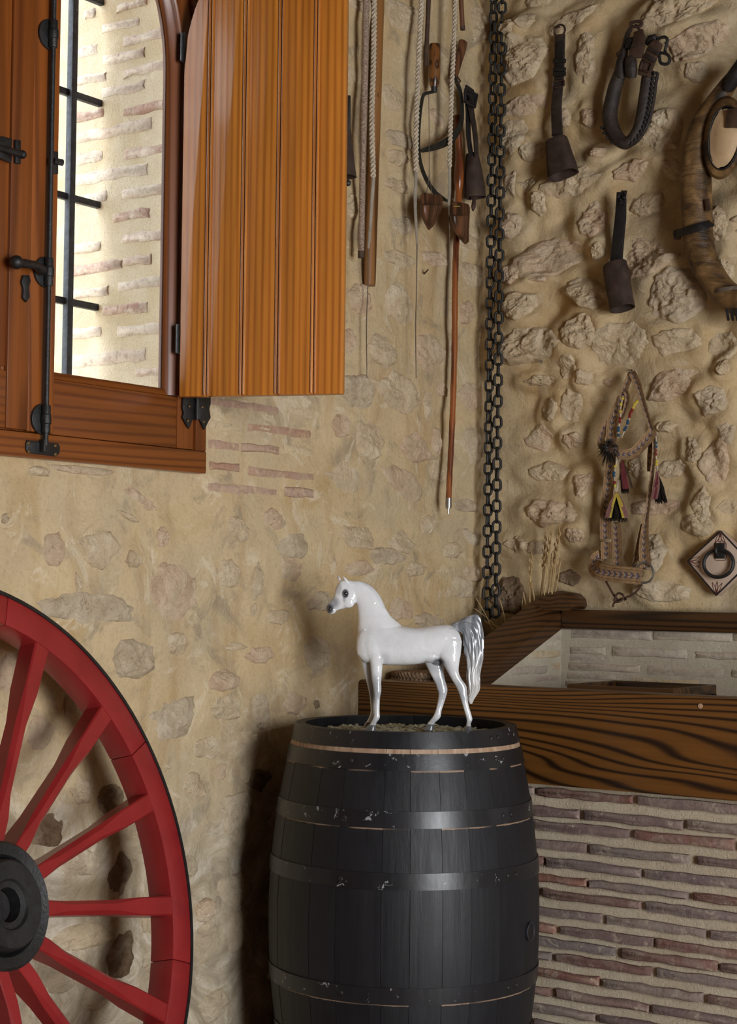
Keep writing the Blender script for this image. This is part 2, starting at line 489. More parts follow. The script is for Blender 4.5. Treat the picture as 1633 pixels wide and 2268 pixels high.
ch2 = math_(nt, 'FRACT', math_(nt, 'ADD', math_(nt, 'MULTIPLY', vv, 55.0), math_(nt, 'MULTIPLY', ctr, 2.4)))
blue = math_(nt, 'MULTIPLY', math_(nt, 'LESS_THAN', ch2, 0.42), math_(nt, 'LESS_THAN', ctr, 0.17))
c = mix(nt, math_(nt, 'MULTIPLY', blue, 0.75), c, (0.035, 0.055, 0.12))
whi = math_(nt, 'MULTIPLY', math_(nt, 'GREATER_THAN', ch2, 0.8), math_(nt, 'LESS_THAN', ctr, 0.17))
c = mix(nt, math_(nt, 'MULTIPLY', whi, 0.7), c, (0.42, 0.36, 0.36))
wn = noise(nt, coords(nt), 90, 4, 0.7)
c = mix(nt, ramp(nt, wn, [(0.3, 0.6), (0.55, 0.0)]), c, (0.09, 0.05, 0.03))
setp(nt, b, color=c, rough=0.92, spec=0.1, normal=bump(nt, fr, 0.6, 0.002))
MAT['woven_band'] = m


# ------------------------------------------------------------------ mesh building
PM = {}


def V3(p):
    return Vector((float(p[0]), float(p[1]), float(p[2])))


class MB:
    def __init__(self):
        self.v = []; self.f = []; self.uv = {}

    def add(self, verts, faces):
        o = len(self.v)
        self.v += [V3(p) for p in verts]
        self.f += [tuple(i + o for i in f) for f in faces]
        return o

    def box(self, c, s, rot=None):
        c = V3(c); h = [x / 2 for x in s]
        vs = []
        for z in (-1, 1):
            for x, y in ((-1, -1), (1, -1), (1, 1), (-1, 1)):
                p = Vector((x * h[0], y * h[1], z * h[2]))
                if rot is not None:
                    p = rot @ p
                vs.append(c + p)
        self.add(vs, [(3, 2, 1, 0), (4, 5, 6, 7), (0, 1, 5, 4), (1, 2, 6, 5), (2, 3, 7, 6), (3, 0, 4, 7)])
        return self

    def box2(self, p, q):
        p = V3(p); q = V3(q)
        return self.box((p + q) / 2, [abs(a) for a in (q - p)])

    def prism(self, poly, vec):
        """closed polygon of 3-D points extruded by vec"""
        n = len(poly); vec = V3(vec)
        vs = [V3(p) for p in poly] + [V3(p) + vec for p in poly]
        self.add(vs, [tuple(range(n))[::-1], tuple(range(n, 2 * n))] + [(i, (i + 1) % n, n + (i + 1) % n, n + i) for i in range(n)])
        return self

    def rings(self, rings, closed=False, caps=True, uvlen=None):
        n = len(rings[0]); o = len(self.v)
        for r_ in rings:
            self.v += [V3(p) for p in r_]
        m_ = len(rings)
        for k in range(m_ if closed else m_ - 1):
            a = o + k * n; b_ = o + ((k + 1) % m_) * n
            for i in range(n):
                j = (i + 1) % n
                self.f.append((a + i, a + j, b_ + j, b_ + i))
        if caps and not closed:
            self.f.append(tuple(o + i for i in range(n))[::-1])
            self.f.append(tuple(o + (m_ - 1) * n + i for i in range(n)))
        return self

    def sweep(self, path, sec, normal=None, closed=False, caps=True, scale=None, roll=None):
        """sec: list of (u, v) -> side, normal offsets; scale: per point number or (su, sv)"""
        P = [V3(p) for p in path]; n = len(P); rs = []
        nv = None
        for i in range(n):
            if closed:
                t = P[(i + 1) % n] - P[i - 1]
            else:
                t = P[min(i + 1, n - 1)] - P[max(i - 1, 0)]
            t.normalize()
            if normal is not None:
                nn = normal(i) if callable(normal) else V3(normal)
                nn = nn - t * nn.dot(t)
                if nn.length < 1e-5:
                    nn = t.orthogonal()
                nn.normalize()
            else:
                if nv is None:
                    nv = t.orthogonal().normalized()
                nn = nv - t * nv.dot(t)
                if nn.length < 1e-6:
                    nn = t.orthogonal()
                nn.normalize(); nv = nn
            sd = t.cross(nn)
            if roll is not None:
                a = roll(i) if callable(roll) else roll
                nn, sd = nn * math.cos(a) + sd * math.sin(a), sd * math.cos(a) - nn * math.sin(a)
            s = 1 if scale is None else scale[i]
            su, sv = s if isinstance(s, (tuple, list)) else (s, s)
            rs.append([P[i] + sd * (u * su) + nn * (v * sv) for u, v in sec])
        return self.rings(rs, closed, caps)

    def tube(self, path, r_, seg=10, closed=False, normal=None, flat=1.0):
        n = len(path)
        rr = r_ if isinstance(r_, (list, tuple)) else [r_] * n
        sec = [(math.cos(2 * PI * k / seg), math.sin(2 * PI * k / seg) * flat) for k in range(seg)]
        return self.sweep(path, sec, normal, closed, True, rr)

    def strap(self, path, width, thick, normal, closed=False):
        n = len(path)
        ws = width if isinstance(width, (list, tuple)) else [width] * n
        t = thick / 2
        sec = [(-0.5, -t), (0.5, -t), (0.5, t), (-0.5, t)]
        o = len(self.v)
        self.sweep(path, sec, normal, closed, True, [(w_, 1) for w_ in ws])
        s = 0
        P = [V3(p) for p in path]
        for i in range(n):
            if i:
                s += (P[i] - P[i - 1]).length
            for k, u_ in enumerate((0, 1, 1, 0)):
                self.uv[o + i * 4 + k] = (u_, s)
        return self

    def lathe(self, prof, c, axis, seg=32, e1=None, a0=0, a1=2 * PI):
        """prof: list of (r, h) along axis"""
        c = V3(c); ax = V3(axis).normalized()
        e1 = ax.orthogonal().normalized() if e1 is None else V3(e1).normalized()
        e2 = ax.cross(e1)
        rs = []
        for r_, h in prof:
            rs.append([c + ax * h + (e1 * math.cos(2 * PI * k / seg) + e2 * math.sin(2 * PI * k / seg)) * max(r_, 1e-5) for k in range(seg)])
        return self.rings(rs, False, True)

    def torus(self, c, axis, R_, r_, seg=28, sub=8, squash=1.0, e1=None):
        c = V3(c); ax = V3(axis).normalized()
        e1 = ax.orthogonal().normalized() if e1 is None else V3(e1).normalized()
        e2 = ax.cross(e1)
        path = [c + e1 * (math.cos(2 * PI * k / seg) * R_) + e2 * (math.sin(2 * PI * k / seg) * R_ * squash) for k in range(seg)]
        return self.tube(path, r_, sub, True, normal=ax)

    def ball(self, c, r_, seg=12, rg=8):
        c = V3(c)
        rr = r_ if isinstance(r_, (list, tuple)) else (r_, r_, r_)
        rs = []
        for k in range(rg + 1):
            a = PI * k / rg
            rs.append([c + Vector((max(math.sin(a), 1e-4) * math.cos(2 * PI * j / seg) * rr[0], max(math.sin(a), 1e-4) * math.sin(2 * PI * j / seg) * rr[1], math.cos(a) * rr[2])) for j in range(seg)])
        return self.rings(rs, False, True)

    def build(self, name, mat, parent=None, world=True, bevel=0, smooth=35, seg=2):
        me = bpy.data.meshes.new(name)
        vs = self.v
        if parent is not None and world and parent.name in PM:
            inv = PM[parent.name].inverted()
            vs = [inv @ p for p in vs]
        me.from_pydata([tuple(p) for p in vs], [], self.f)
        if self.uv:
            ul = me.uv_layers.new(name='UVMap')
            for lp in me.loops:
                ul.data[lp.index].uv = self.uv.get(lp.vertex_index, (0, 0))
        bm = bmesh.new(); bm.from_mesh(me)
        bmesh.ops.recalc_face_normals(bm, faces=bm.faces)
        if bevel:
            es = [e for e in bm.edges if len(e.link_faces) == 2 and e.calc_face_angle(0) > 0.5]
            bmesh.ops.bevel(bm, geom=es, offset=bevel, segments=seg, profile=0.5, affect='EDGES', clamp_overlap=True)
        bm.to_mesh(me); bm.free()
        if smooth:
            me.polygons.foreach_set('use_smooth', [True] * len(me.polygons))
            me.set_sharp_from_angle(angle=math.radians(smooth))
        me.materials.append(MAT[mat])
        o = bpy.data.objects.new(name, me)
        COL.objects.link(o)
        if parent is not None:
            o.parent = parent
            PM[o.name] = PM.get(parent.name, Matrix())
        else:
            PM[o.name] = Matrix()
        return o


def thing(name, label, cat, loc=(0, 0, 0), mat=None, group=None, kind=None):
    o = bpy.data.objects.new(name, None)
    o.empty_display_size = 0.05
    COL.objects.link(o)
    M_ = Matrix.Translation(V3(loc)) if mat is None else mat
    o.matrix_world = M_
    PM[o.name] = M_.copy()
    if label: o['label'] = label
    if cat: o['category'] = cat
    if group: o['group'] = group
    if kind: o['kind'] = kind
    return o


def tag(o, label, cat=None, group=None, kind=None):
    o['label'] = label
    if cat: o['category'] = cat
    if group: o['group'] = group
    if kind: o['kind'] = kind
    return o


def copy_part(src, parent):
    c = src.copy(); COL.objects.link(c); c.parent = parent
    return c


def lerp(a, b, t):
    return a + (b - a) * t


def spline(pts, n):
    """Catmull-Rom through 3-D points"""
    P = [V3(p) for p in pts]
    P = [P[0] * 2 - P[1]] + P + [P[-1] * 2 - P[-2]]
    out = []
    m_ = len(P) - 3
    for i in range(n):
        t = i / (n - 1) * m_
        k = min(int(t), m_ - 1); u_ = t - k
        a, b_, c, d = P[k:k + 4]
        out.append(0.5 * ((2 * b_) + (c - a) * u_ + (2 * a - 5 * b_ + 4 * c - d) * u_ ** 2 + (3 * b_ - a - 3 * c + d) * u_ ** 3))
    return out


def cspline(pts, n):
    P = [V3(p) for p in pts]; m_ = len(P); out = []
    for i in range(n):
        t = i / n * m_
        k = int(t); u_ = t - k
        a, b_, c, d = P[k - 1], P[k % m_], P[(k + 1) % m_], P[(k + 2) % m_]
        out.append(0.5 * ((2 * b_) + (c - a) * u_ + (2 * a - 5 * b_ + 4 * c - d) * u_ ** 2 + (3 * b_ - a - 3 * c + d) * u_ ** 3))
    return out


def arr(vals, n):
    """resample a list of numbers to n values"""
    return [float(np.interp(i / (n - 1), np.linspace(0, 1, len(vals)), vals)) for i in range(n)]


# ================================================================== the setting: walls with their stones
def crop(ox, oy, sc, lst):
    out = []
    for q in lst:
        x, y, hw, hh = q[:4]
        out.append((ox + x / sc, oy + y / sc, hw / sc, hh / sc, q[4] if len(q) > 4 else 0, q[5] if len(q) > 5 else None))
    return out


RS = crop(1130, 0, 3.149, [
    (220, 20, 100, 40), (40, 230, 60, 60), (180, 180, 50, 50), (480, 150, 140, 60, 20), (1210, 110, 250, 105, 5), (150, 430, 140, 160),
    (570, 450, 65, 180), (1360, 320, 190, 95, 12), (1340, 525, 80, 55, 0, 'g'), (150, 760, 150, 70), (430, 840, 40, 60), (60, 960, 90, 110),
    (190, 1070, 75, 65), (600, 840, 50, 60), (1080, 920, 130, 140), (660, 1080, 50, 38), (470, 1290, 170, 85, 10), (870, 1200, 110, 65, 15),
    (1150, 1180, 65, 75), (160, 1300, 60, 50), (245, 1440, 50, 78), (30, 1300, 50, 90), (615, 1540, 95, 105, 0, 'k'), (970, 1430, 110, 75, 10),
    (300, 1790, 240, 110, 6, 'k'), (40, 1580, 70, 75), (50, 1930, 80, 75, 0, 'k'), (250, 1960, 50, 20), (660, 1770, 50, 55), (970, 1800, 170, 130),
    (1490, 1600, 90, 120), (1210, 2060, 180, 170, 0, 'g'), (570, 2060, 150, 90, -25), (110, 2140, 110, 85), (1560, 1900, 45, 60)])
RS += [(1178, 770, 62, 38, 5, None), (1388, 765, 62, 40, 0, None), (1515, 760, 48, 28, 5, None), (1612, 772, 34, 34, 0, None), (1300, 742, 34, 36, 0, None)]
RS += crop(1180, 780, 3.605, [
    (330, 130, 80, 95, -15), (460, 210, 50, 70, -20), (90, 240, 120, 40), (640, 240, 50, 40), (1150, 270, 190, 110, 18), (1590, 140, 50, 55),
    (330, 460, 85, 150, -10), (160, 460, 65, 90), (575, 375, 38, 25), (1480, 400, 115, 110, 0, 'g'), (1090, 600, 75, 50), (70, 690, 105, 105, 0, 'k'),
    (340, 710, 60, 65, 0, 'k'), (1590, 660, 75, 95, 0, 'g'), (1320, 790, 65, 105, 20), (1500, 880, 110, 165, -15), (1120, 930, 120, 65, 5), (140, 960, 150, 75),
    (430, 1060, 75, 95, 0, 'k'), (190, 1280, 200, 90, 0, 'k'), (1000, 1245, 220, 65, 0, 'k'), (1410, 1240, 75, 155, 15), (1600, 1240, 60, 65), (370, 1470, 70, 55, 0, 'k'),
    (50, 1560, 70, 60, 0, 'g'), (980, 1600, 100, 140, 0, 'g'), (310, 1800, 90, 58, 0, 'b'), (920, 1920, 75, 40, -30), (840, 920, 55, 80)])
RS += [(1138, 1318, 34, 40, 0, 'b'), (1150, 1205, 26, 16, 0, None), (1490, 40, 40, 30, 0, None), (1560, 1160, 40, 26, 10, None), (1480, 1310, 60, 24, 0, None),
       (1705, 300, 50, 60, 0, None), (1700, 500, 60, 50, 0, None), (1720, 760, 50, 60, 0, None), (1700, 980, 50, 40, 0, None), (1710, 1200, 40, 50, 0, None)]

LS = crop(440, 1040, 3.781, [
    (240, 880, 95, 125), (470, 940, 55, 150, -12), (620, 430, 100, 85, -15), (790, 640, 140, 115), (760, 830, 105, 110), (650, 1230, 110, 65),
    (500, 1555, 110, 72), (310, 1480, 80, 38), (980, 1520, 105, 130, 0, 'g'), (190, 1770, 140, 85, 0, 'k'), (200, 1980, 120, 120), (490, 2000, 70, 165, -5),
    (790, 1950, 105, 105, 0, 'k'), (970, 1960, 30, 40, 0, 'b'), (440, 1170, 30, 60), (300, 500, 80, 100, -25)])
LS += crop(0, 1010, 3.55, [
    (410, 750, 90, 145, 15, 'k'), (750, 720, 140, 145), (1000, 820, 65, 65), (1100, 345, 140, 52, -22, 'k'), (980, 480, 90, 26, -18), (1260, 640, 50, 80),
    (1345, 1060, 185, 195), (660, 1195, 340, 120, -4), (570, 1000, 30, 80), (20, 490, 30, 40), (280, 120, 90, 40), (650, 110, 240, 34)])
LS += crop(740, 560, 3.107, [
    (440, 360, 105, 135, -8), (310, 680, 95, 105, -10), (650, 700, 95, 115), (430, 960, 148, 125, -10), (120, 960, 120, 115), (150, 330, 70, 105, 0, 'k'),
    (80, 600, 40, 85), (630, 1050, 33, 100), (225, 1290, 95, 125), (545, 1350, 95, 95), (700, 1300, 45, 95), (85, 1550, 120, 105, -8),
    (475, 1590, 140, 100, -20), (955, 1330, 65, 130), (955, 150, 95, 85), (700, 40, 85, 55, 0, 'k'), (450, 40, 110, 55), (900, 1740, 85, 45),
    (150, 1950, 130, 85), (450, 2000, 95, 85), (640, 1880, 55, 75), (800, 2050, 55, 65), (560, 2180, 90, 50), (150, 2170, 90, 55),
    (740, 950, 40, 60), (690, 1500, 50, 75), (930, 980, 80, 85), (900, 420, 50, 70), (40, 1190, 60, 80), (940, 1950, 70, 65), (940, 2200, 70, 55)])
LS += crop(0, 1260, 2.25, [
    (640, 450, 108, 92), (30, 520, 55, 100, 0, 'k'), (190, 820, 75, 85), (340, 680, 38, 70, -15), (850, 740, 105, 118, 0, 'g'), (1025, 890, 62, 58),
    (1220, 840, 60, 45), (960, 1080, 62, 68), (1090, 1010, 34, 44), (540, 1150, 70, 80, 0, 'b'), (230, 1300, 85, 85, 0, 'b'), (380, 1470, 90, 65, 0, 'g'),
    (1170, 1220, 80, 110, 0, 'g'), (580, 1520, 55, 110, 0, 'b'), (1150, 1600, 90, 75, 0, 'g'), (1160, 1800, 75, 95, 0, 'g'), (590, 1920, 60, 110, 10, 'b'),
    (1020, 1850, 55, 110, 0, 'g'), (1060, 2180, 75, 75, 0, 'g'), (740, 1760, 55, 55), (380, 1840, 150, 65), (390, 1100, 45, 65), (1280, 1050, 60, 55, 0, 'b'),
    (740, 1960, 38, 60), (830, 985, 30, 18), (640, 1380, 60, 65), (1000, 1700, 45, 55), (300, 2050, 80, 60, 0, 'g'), (460, 2130, 60, 70, 0, 'g'),
    (870, 380, 55, 60), (930, 1480, 45, 60), (1400, 1250, 70, 90, 0, 'g'), (1380, 1650, 70, 90, 0, 'g'), (1390, 2000, 70, 80, 0, 'g')])
LS += crop(700, 0, 3.24, [
    (270, 30, 80, 45), (600, 130, 105, 115), (240, 540, 45, 65), (530, 700, 78, 88), (600, 1010, 108, 58), (560, 1130, 78, 55),
    (1150, 180, 75, 115), (850, 850, 68, 58, -15), (560, 1330, 88, 55), (240, 1480, 40, 80), (620, 1620, 78, 66), (1120, 1750, 78, 55)])
LS += [(845, 1235, 42, 18, 0, None), (880, 1350, 28, 24, 0, None), (945, 1375, 34, 16, 0, None), (1020, 1300, 30, 30, 0, None), (700, 1330, 28, 20, 0, None)]


def stone_params(lst, left, prot):
    out = []
    for (x, y, hw, hh, rot, kind) in lst:
        if left:
            c = L(x, y); a = -c.y
            ha = abs(L(x + hw, y).y - L(x - hw, y).y) / 2
        else:
            c = R(x, y); a = c.x
            ha = abs(R(x + hw, y).x - R(x - hw, y).x) / 2
        hz = hh * 2 / abs(2 * hh) * abs((L(x, y - hh) if left else R(x, y - hh)).z - c.z)
        p = prot * (0.6 + 0.8 * random.random()) * min(1.3, 0.45 + 6 * min(ha, hz))
        ha *= 1.26; hz *= 1.26
        out.append(dict(a=a, z=c.z, ha=ha, hz=hz, rot=math.radians(rot if not left else -rot), p=p, kind=kind, seed=random.random() * 90))
    return out


STL = stone_params(LS, True, 0.021)
STR = stone_params(RS, False, 0.038)


def wall_height(a, z, stones, amp, skirt):
    h = amp * (fbm(a * 3.4 + 3, z * 3.4 + 5, 2) * 1.3 + fbm(a * 8 + 31, z * 8 + 7, 4) * 0.7) + 0.007 * np.clip(fbm(a * 13 + 5, z * 13 + 9, 4) - 0.03, 0, 1)
    for s in stones:
        da = a - s['a']; dz = z - s['z']
        m_ = (np.abs(da) < 2.2 * (s['ha'] + .03)) & (np.abs(dz) < 2.2 * (s['hz'] + .03))
        if not m_.any():
            continue
        c, sn = math.cos(s['rot']), math.sin(s['rot'])
        u_ = (da[m_] * c + dz[m_] * sn) / (s['ha'] + 0.004); v_ = (-da[m_] * sn + dz[m_] * c) / (s['hz'] + 0.004)
        rho = np.sqrt(u_ * u_ + v_ * v_)
        t = np.clip((1.9 - rho) / 1.0, 0, 1)
        h[m_] = h[m_] + skirt * s['p'] * t * t * (3 - 2 * t)
    return h


def build_wall(name, left, a0, a1, z0, z1, step, stones, amp, skirt, mat, label, hole=None):
    na = int((a1 - a0) / step) + 1; nz = int((z1 - z0) / step) + 1
    A, Z = np.meshgrid(np.linspace(a0, a1, na), np.linspace(z0, z1, nz), indexing='ij')
    D = wall_height(A.copy(), Z.copy(), stones, amp, skirt)
    if left:
        co = np.stack([D, -A, Z], -1).reshape(-1, 3)
    else:
        co = np.stack([A, -D, Z], -1).reshape(-1, 3)
    idx = np.arange(na * nz).reshape(na, nz)
    q = np.stack([idx[:-1, :-1], idx[1:, :-1], idx[1:, 1:], idx[:-1, 1:]], -1).reshape(-1, 4)
    if hole is not None:
        ca = (A[:-1, :-1] + step / 2).reshape(-1); cz = (Z[:-1, :-1] + step / 2).reshape(-1)
        q = q[~hole(ca, cz)]
    if left:
        q = q[:, ::-1] if False else q
    me = bpy.data.meshes.new(name)
    me.from_pydata(co.tolist(), [], q.tolist())
    bm = bmesh.new(); bm.from_mesh(me)
    want = Vector((1, 0, 0)) if left else Vector((0, -1, 0))
    bm.normal_update()
    fl = [f for f in bm.faces if f.normal.dot(want) < 0]
    bmesh.ops.reverse_faces(bm, faces=fl)
    bm.to_mesh(me); bm.free()
    me.polygons.foreach_set('use_smooth', [True] * len(me.polygons))
    me.materials.append(MAT[mat])
    o = bpy.data.objects.new(name, me); COL.objects.link(o)
    o['kind'] = 'structure'; o['label'] = label
    PM[o.name] = Matrix()
    return o


def build_stone(s, left, stones, amp, skirt, parent, mats):
    nr, ns = 24, 72
    sd = s['seed']
    th = np.linspace(0, 2 * PI, ns, endpoint=False)
    ex = 2.0 + 1.6 * ((sd * 7.13) % 1)
    rl_ = np.random.RandomState(int(sd * 1000) % 100000)
    K_ = rl_.randint(6, 10)
    pa_ = np.sort((np.arange(K_) + rl_.uniform(-.34, .34, K_)) / K_ * 2 * PI)
    pr_ = rl_.uniform(0.86, 1.18, K_)
    i1 = (np.searchsorted(pa_, th) - 1) % K_; i2 = (i1 + 1) % K_
    d12 = (pa_[i2] - pa_[i1]) % (2 * PI); dt = (th - pa_[i1]) % (2 * PI)
    base = pr_[i1] * pr_[i2] * np.sin(d12) / (pr_[i1] * np.sin(dt) + pr_[i2] * np.sin(d12 - dt))
    out = base * (1.0 + 0.22 * fbm(np.cos(th) * 3 + sd, np.sin(th) * 3 - sd, 3))
    rr = np.concatenate([[0.0], np.linspace(0.1, 1.0, nr)])
    pts = []
    RR, TT = np.meshgrid(rr, th, indexing='ij')
    OO = np.broadcast_to(out, RR.shape)
    U = RR * OO * np.cos(TT) * s['ha']; W_ = RR * OO * np.sin(TT) * s['hz']
    c, sn = math.cos(s['rot']), math.sin(s['rot'])
    A = s['a'] + U * c - W_ * sn; Z = s['z'] + U * sn + W_ * c
    H = wall_height(A.ravel().copy(), Z.ravel().copy(), stones, amp, skirt).reshape(A.shape)
    dome = np.clip(1 - RR ** 2.6, 0, 1) ** 0.55
    wx = A + 0.03 * fbm(A * 14, Z * 14 + sd, 2); wz = Z + 0.03 * fbm(A * 14 + 40, Z * 14, 2)
    rid = 1 - np.abs(fbm(wx * 22 + sd, wz * 34 - sd, 5, 0.62)) * 4.0
    crag = fbm(A * 11 + sd * 3, Z * 13, 3) * 1.5 + rid * 0.36 + fbm(wx * 55, wz * 75 + sd, 3, 0.6) * 0.5 - 0.12
    tilt = (U / s['ha'] * (((sd * 3.7) % 1) - 0.5) + W_ / s['hz'] * (((sd * 5.3) % 1) - 0.5)) * 0.5
    D = H - 0.009 + (0.6 * s['p'] + 0.009) * dome + s['p'] * (crag + tilt) * 0.85 * np.clip(0.25 + dome, 0, 1) - 0.01 * RR ** 12
    if left:
        P = np.stack([D, -A, Z], -1)
    else:
        P = np.stack([A, -D, Z], -1)
    vs_ = [tuple(P[0, 0])] + [tuple(p) for p in P[1:].reshape(-1, 3)]
    fs = []
    for k in range(ns):
        fs.append((0, 1 + k, 1 + (k + 1) % ns))
    for j in range(nr - 1):
        a_ = 1 + j * ns; b_ = a_ + ns
        for k in range(ns):
            k2 = (k + 1) % ns
            fs.append((a_ + k, b_ + k, b_ + k2, a_ + k2))
    me = bpy.data.meshes.new('stone')
    me.from_pydata(vs_, [], fs)
    if left:
        me.flip_normals()
    nrm = me.polygons[0].normal
    want = Vector((1, 0, 0)) if left else Vector((0, -1, 0))
    if nrm.dot(want) < 0:
        me.flip_normals()
    me.polygons.foreach_set('use_smooth', [True] * len(me.polygons))
    k = s['kind']
    mt = {'k': 'stone_pink', 'g': 'stone_grey', 'b': 'stone_brown'}.get(k)
    if mt is None:
        mt = mats[int(sd * 13) % len(mats)]
    me.materials.append(MAT[mt])
    o = bpy.data.objects.new('stone', me); COL.objects.link(o); o.parent = parent
    return o


WY = -2.0355            # middle of the window
WSPR = 2.62            # springing height of its arch


def window_hole(a, z):
    half = 0.615
    ins = (np.abs(a + WY) < half) & (z > 1.615) & (z < WSPR)
    arch = (z >= WSPR) & ((a + WY) ** 2 + (z - WSPR) ** 2 < half ** 2)
    return ins | arch


wl = build_wall('wall_left', True, -0.02, 3.6, 0.0, 3.4, 0.009, STL, 0.016, 0.5, 'plaster_window_wall', 'ochre plastered rubble stone wall around the wooden window', window_hole)
for s in STL:
    build_stone(s, True, STL, 0.016, 0.5, wl, ['stone_pale', 'stone_pale', 'stone_pink', 'stone_grey', 'stone_pale'])
wb = build_wall('wall_back', False, -0.02, 2.6, 0.0, 3.4, 0.009, STR, 0.042, 1.0, 'plaster_harness_wall', 'sandy plastered rubble stone wall hung with old harness')
for s in STR:
    build_stone(s, False, STR, 0.042, 1.0, wb, ['stone_pale', 'stone_pale', 'stone_pink', 'stone_pale'])

# rest of the room, outside the picture
fl = MB().box2((-0.2, 0.3, -0.1), (6.0, -8.0, 0.0)).build('floor', 'floor_clay'); tag(fl, 'terracotta clay floor of the room', kind='structure')
ce = MB().box2((-0.4, 0.3, 3.4), (6.0, -8.0, 3.5)).build('ceiling', 'ceiling_wood'); tag(ce, 'dark boarded wooden ceiling of the room', kind='structure')
wr = MB()
wr.box2((5.6, 0.3, 0), (5.9, -2.9, 3.4)).box2((5.6, -4.9, 0), (5.9, -8, 3.4)).box2((5.6, -2.9, 2.6), (5.9, -4.9, 3.4))
tag(wr.build('wall_right', 'ceiling_plaster'), 'plain plastered wall with an open doorway', kind='structure')
wfr = MB().box2((-0.4, -7.9, 0), (6.0, -8.2, 3.4)).build('wall_front', 'ceiling_plaster'); tag(wfr, 'plain plastered wall behind the viewer', kind='structure')
wbk = MB().box2((2.58, 0.03, 0), (5.6, 0.3, 3.4)).build('wall_back_end', 'ceiling_plaster'); tag(wbk, 'plain far end of the harness wall', kind='structure')
wl2 = MB().box2((-0.03, -3.58, 0), (-0.4, -8.0, 3.4)).build('wall_left_end', 'ceiling_plaster'); tag(wl2, 'plain near end of the window wall', kind='structure')


def brick(parent, P, a0, a1, z0, z1, prot, mat, back=0.02, jag=0.003, inset=0.004):
    """one brick on the surface P(a, z, d); irregular outline, worn arrises"""
    mb = MB()
    nl = max(4, int(abs(a1 - a0) / 0.035)); ol = []
    for k in range(nl + 1):
        ol.append((lerp(a0, a1, k / nl), z0 + random.uniform(-jag, jag)))
    ol.append((a1 + random.uniform(-jag, jag), (z0 + z1) / 2))
    for k in range(nl, -1, -1):
        ol.append((lerp(a0, a1, k / nl), z1 + random.uniform(-jag, jag)))
    ol.append((a0 + random.uniform(-jag, jag), (z0 + z1) / 2))
    ca, cz = (a0 + a1) / 2, (z0 + z1) / 2
    sg = 1 if a1 > a0 else -1

    def ins(p, q):
        a, z = p
        a = a + (q if a < ca else -q) * (1 if abs(a - ca) > abs(a1 - a0) * 0.3 else 0)
        z = z + (q if z < cz else -q) * (1 if abs(z - cz) > (z1 - z0) * 0.2 else 0)
        return a, z
    tl = [random.uniform(-1, 1) * 0.0015 for _ in range(3)]
    r0 = [P(a, z, -back) for a, z in ol]
    r1 = [P(a, z, prot - inset * 0.8) for a, z in ol]
    r2 = [P(*ins(p, inset), prot + random.uniform(-.0008, .0008) + tl[0]) for p in ol]
    mb.rings([r0, r1, r2], caps=True)
    return mb.build('brick', mat, parent, smooth=50)


def PL(a, z, d):          # window wall following its plaster surface, a = world Y
    return Vector((float(wall_height(np.array([-a]), np.array([z]), STL, 0.016, 0.5)[0]) + d, a, z))


def PR(a, z, d):          # harness wall, a = world X
    return Vector((a, -d, z))


# thin bricks of the window surround (measured right of the frame)
for (x0, x1, yl, h, mt) in [(112, 795, 92, 72, 'brick_surround'), (885, 1160, 172, 72, 'brick_cream'), (480, 1135, 345, 78, 'brick_surround'),
                            (108, 402, 512, 88, 'brick_surround'), (425, 800, 545, 82, 'brick_surround'), (855, 1145, 575, 72, 'brick_cream'),
                            (105, 410, 735, 82, 'brick_surround'), (500, 1150, 790, 80, 'brick_surround'), (90, 785, 952, 78, 'brick_surround'),
                            (860, 1150, 985, 100, 'brick_surround'), (110, 400, 330, 74, 'brick_cream')]:
    f_ = 4.536
    p = L(440 + x0 / f_, 860 + yl / f_); q = L(440 + x1 / f_, 860 + yl / f_); zb = L(440 + x0 / f_, 860 + (yl + h) / f_).z
    brick(wl, PL, p.y, q.y, zb, p.z, 0.004, mt)
for k in range(11):       # the same surround carries on above, behind the open shutter
    z = 1.915 + k * 0.062
    y0 = -1.37 if k % 2 else -1.36
    cuts = [-1.372, -1.20, -1.02] if k % 2 else [-1.372, -1.27, -1.02]
    for y0, y1 in zip(cuts[:-1], cuts[1:]):
        brick(wl, PL, y0 + 0.006, y1 - 0.006, z, z + 0.031, 0.003, random.choice(['brick_surround', 'brick_cream']))

# outer reveal of the window opening: thick wall seen through the glass
RY = -1.50
rev = MB()
rev.prism([(-0.03, RY, 1.45), (-0.44, RY, 1.45), (-0.44, RY, 3.35), (-0.03, RY, 3.35)], (0, 0.35, 0))
rv = rev.build('wall_reveal', 'mortar_reveal'); tag(rv, 'sunlit outer jamb of the window opening with thin bricks', kind='structure')
sill = MB().prism([(-0.03, RY + .3, 1.72), (-0.46, RY + .3, 1.70), (-0.46, -2.9, 1.70), (-0.03, -2.9, 1.72)], (0, 0, -0.3)).build('wall_sill', 'mortar_reveal')
tag(sill, 'pale outer sill of the window opening', kind='structure')


def PV(a, z, d):          # reveal plane, a = world X
    return Vector((a, RY - d, z))


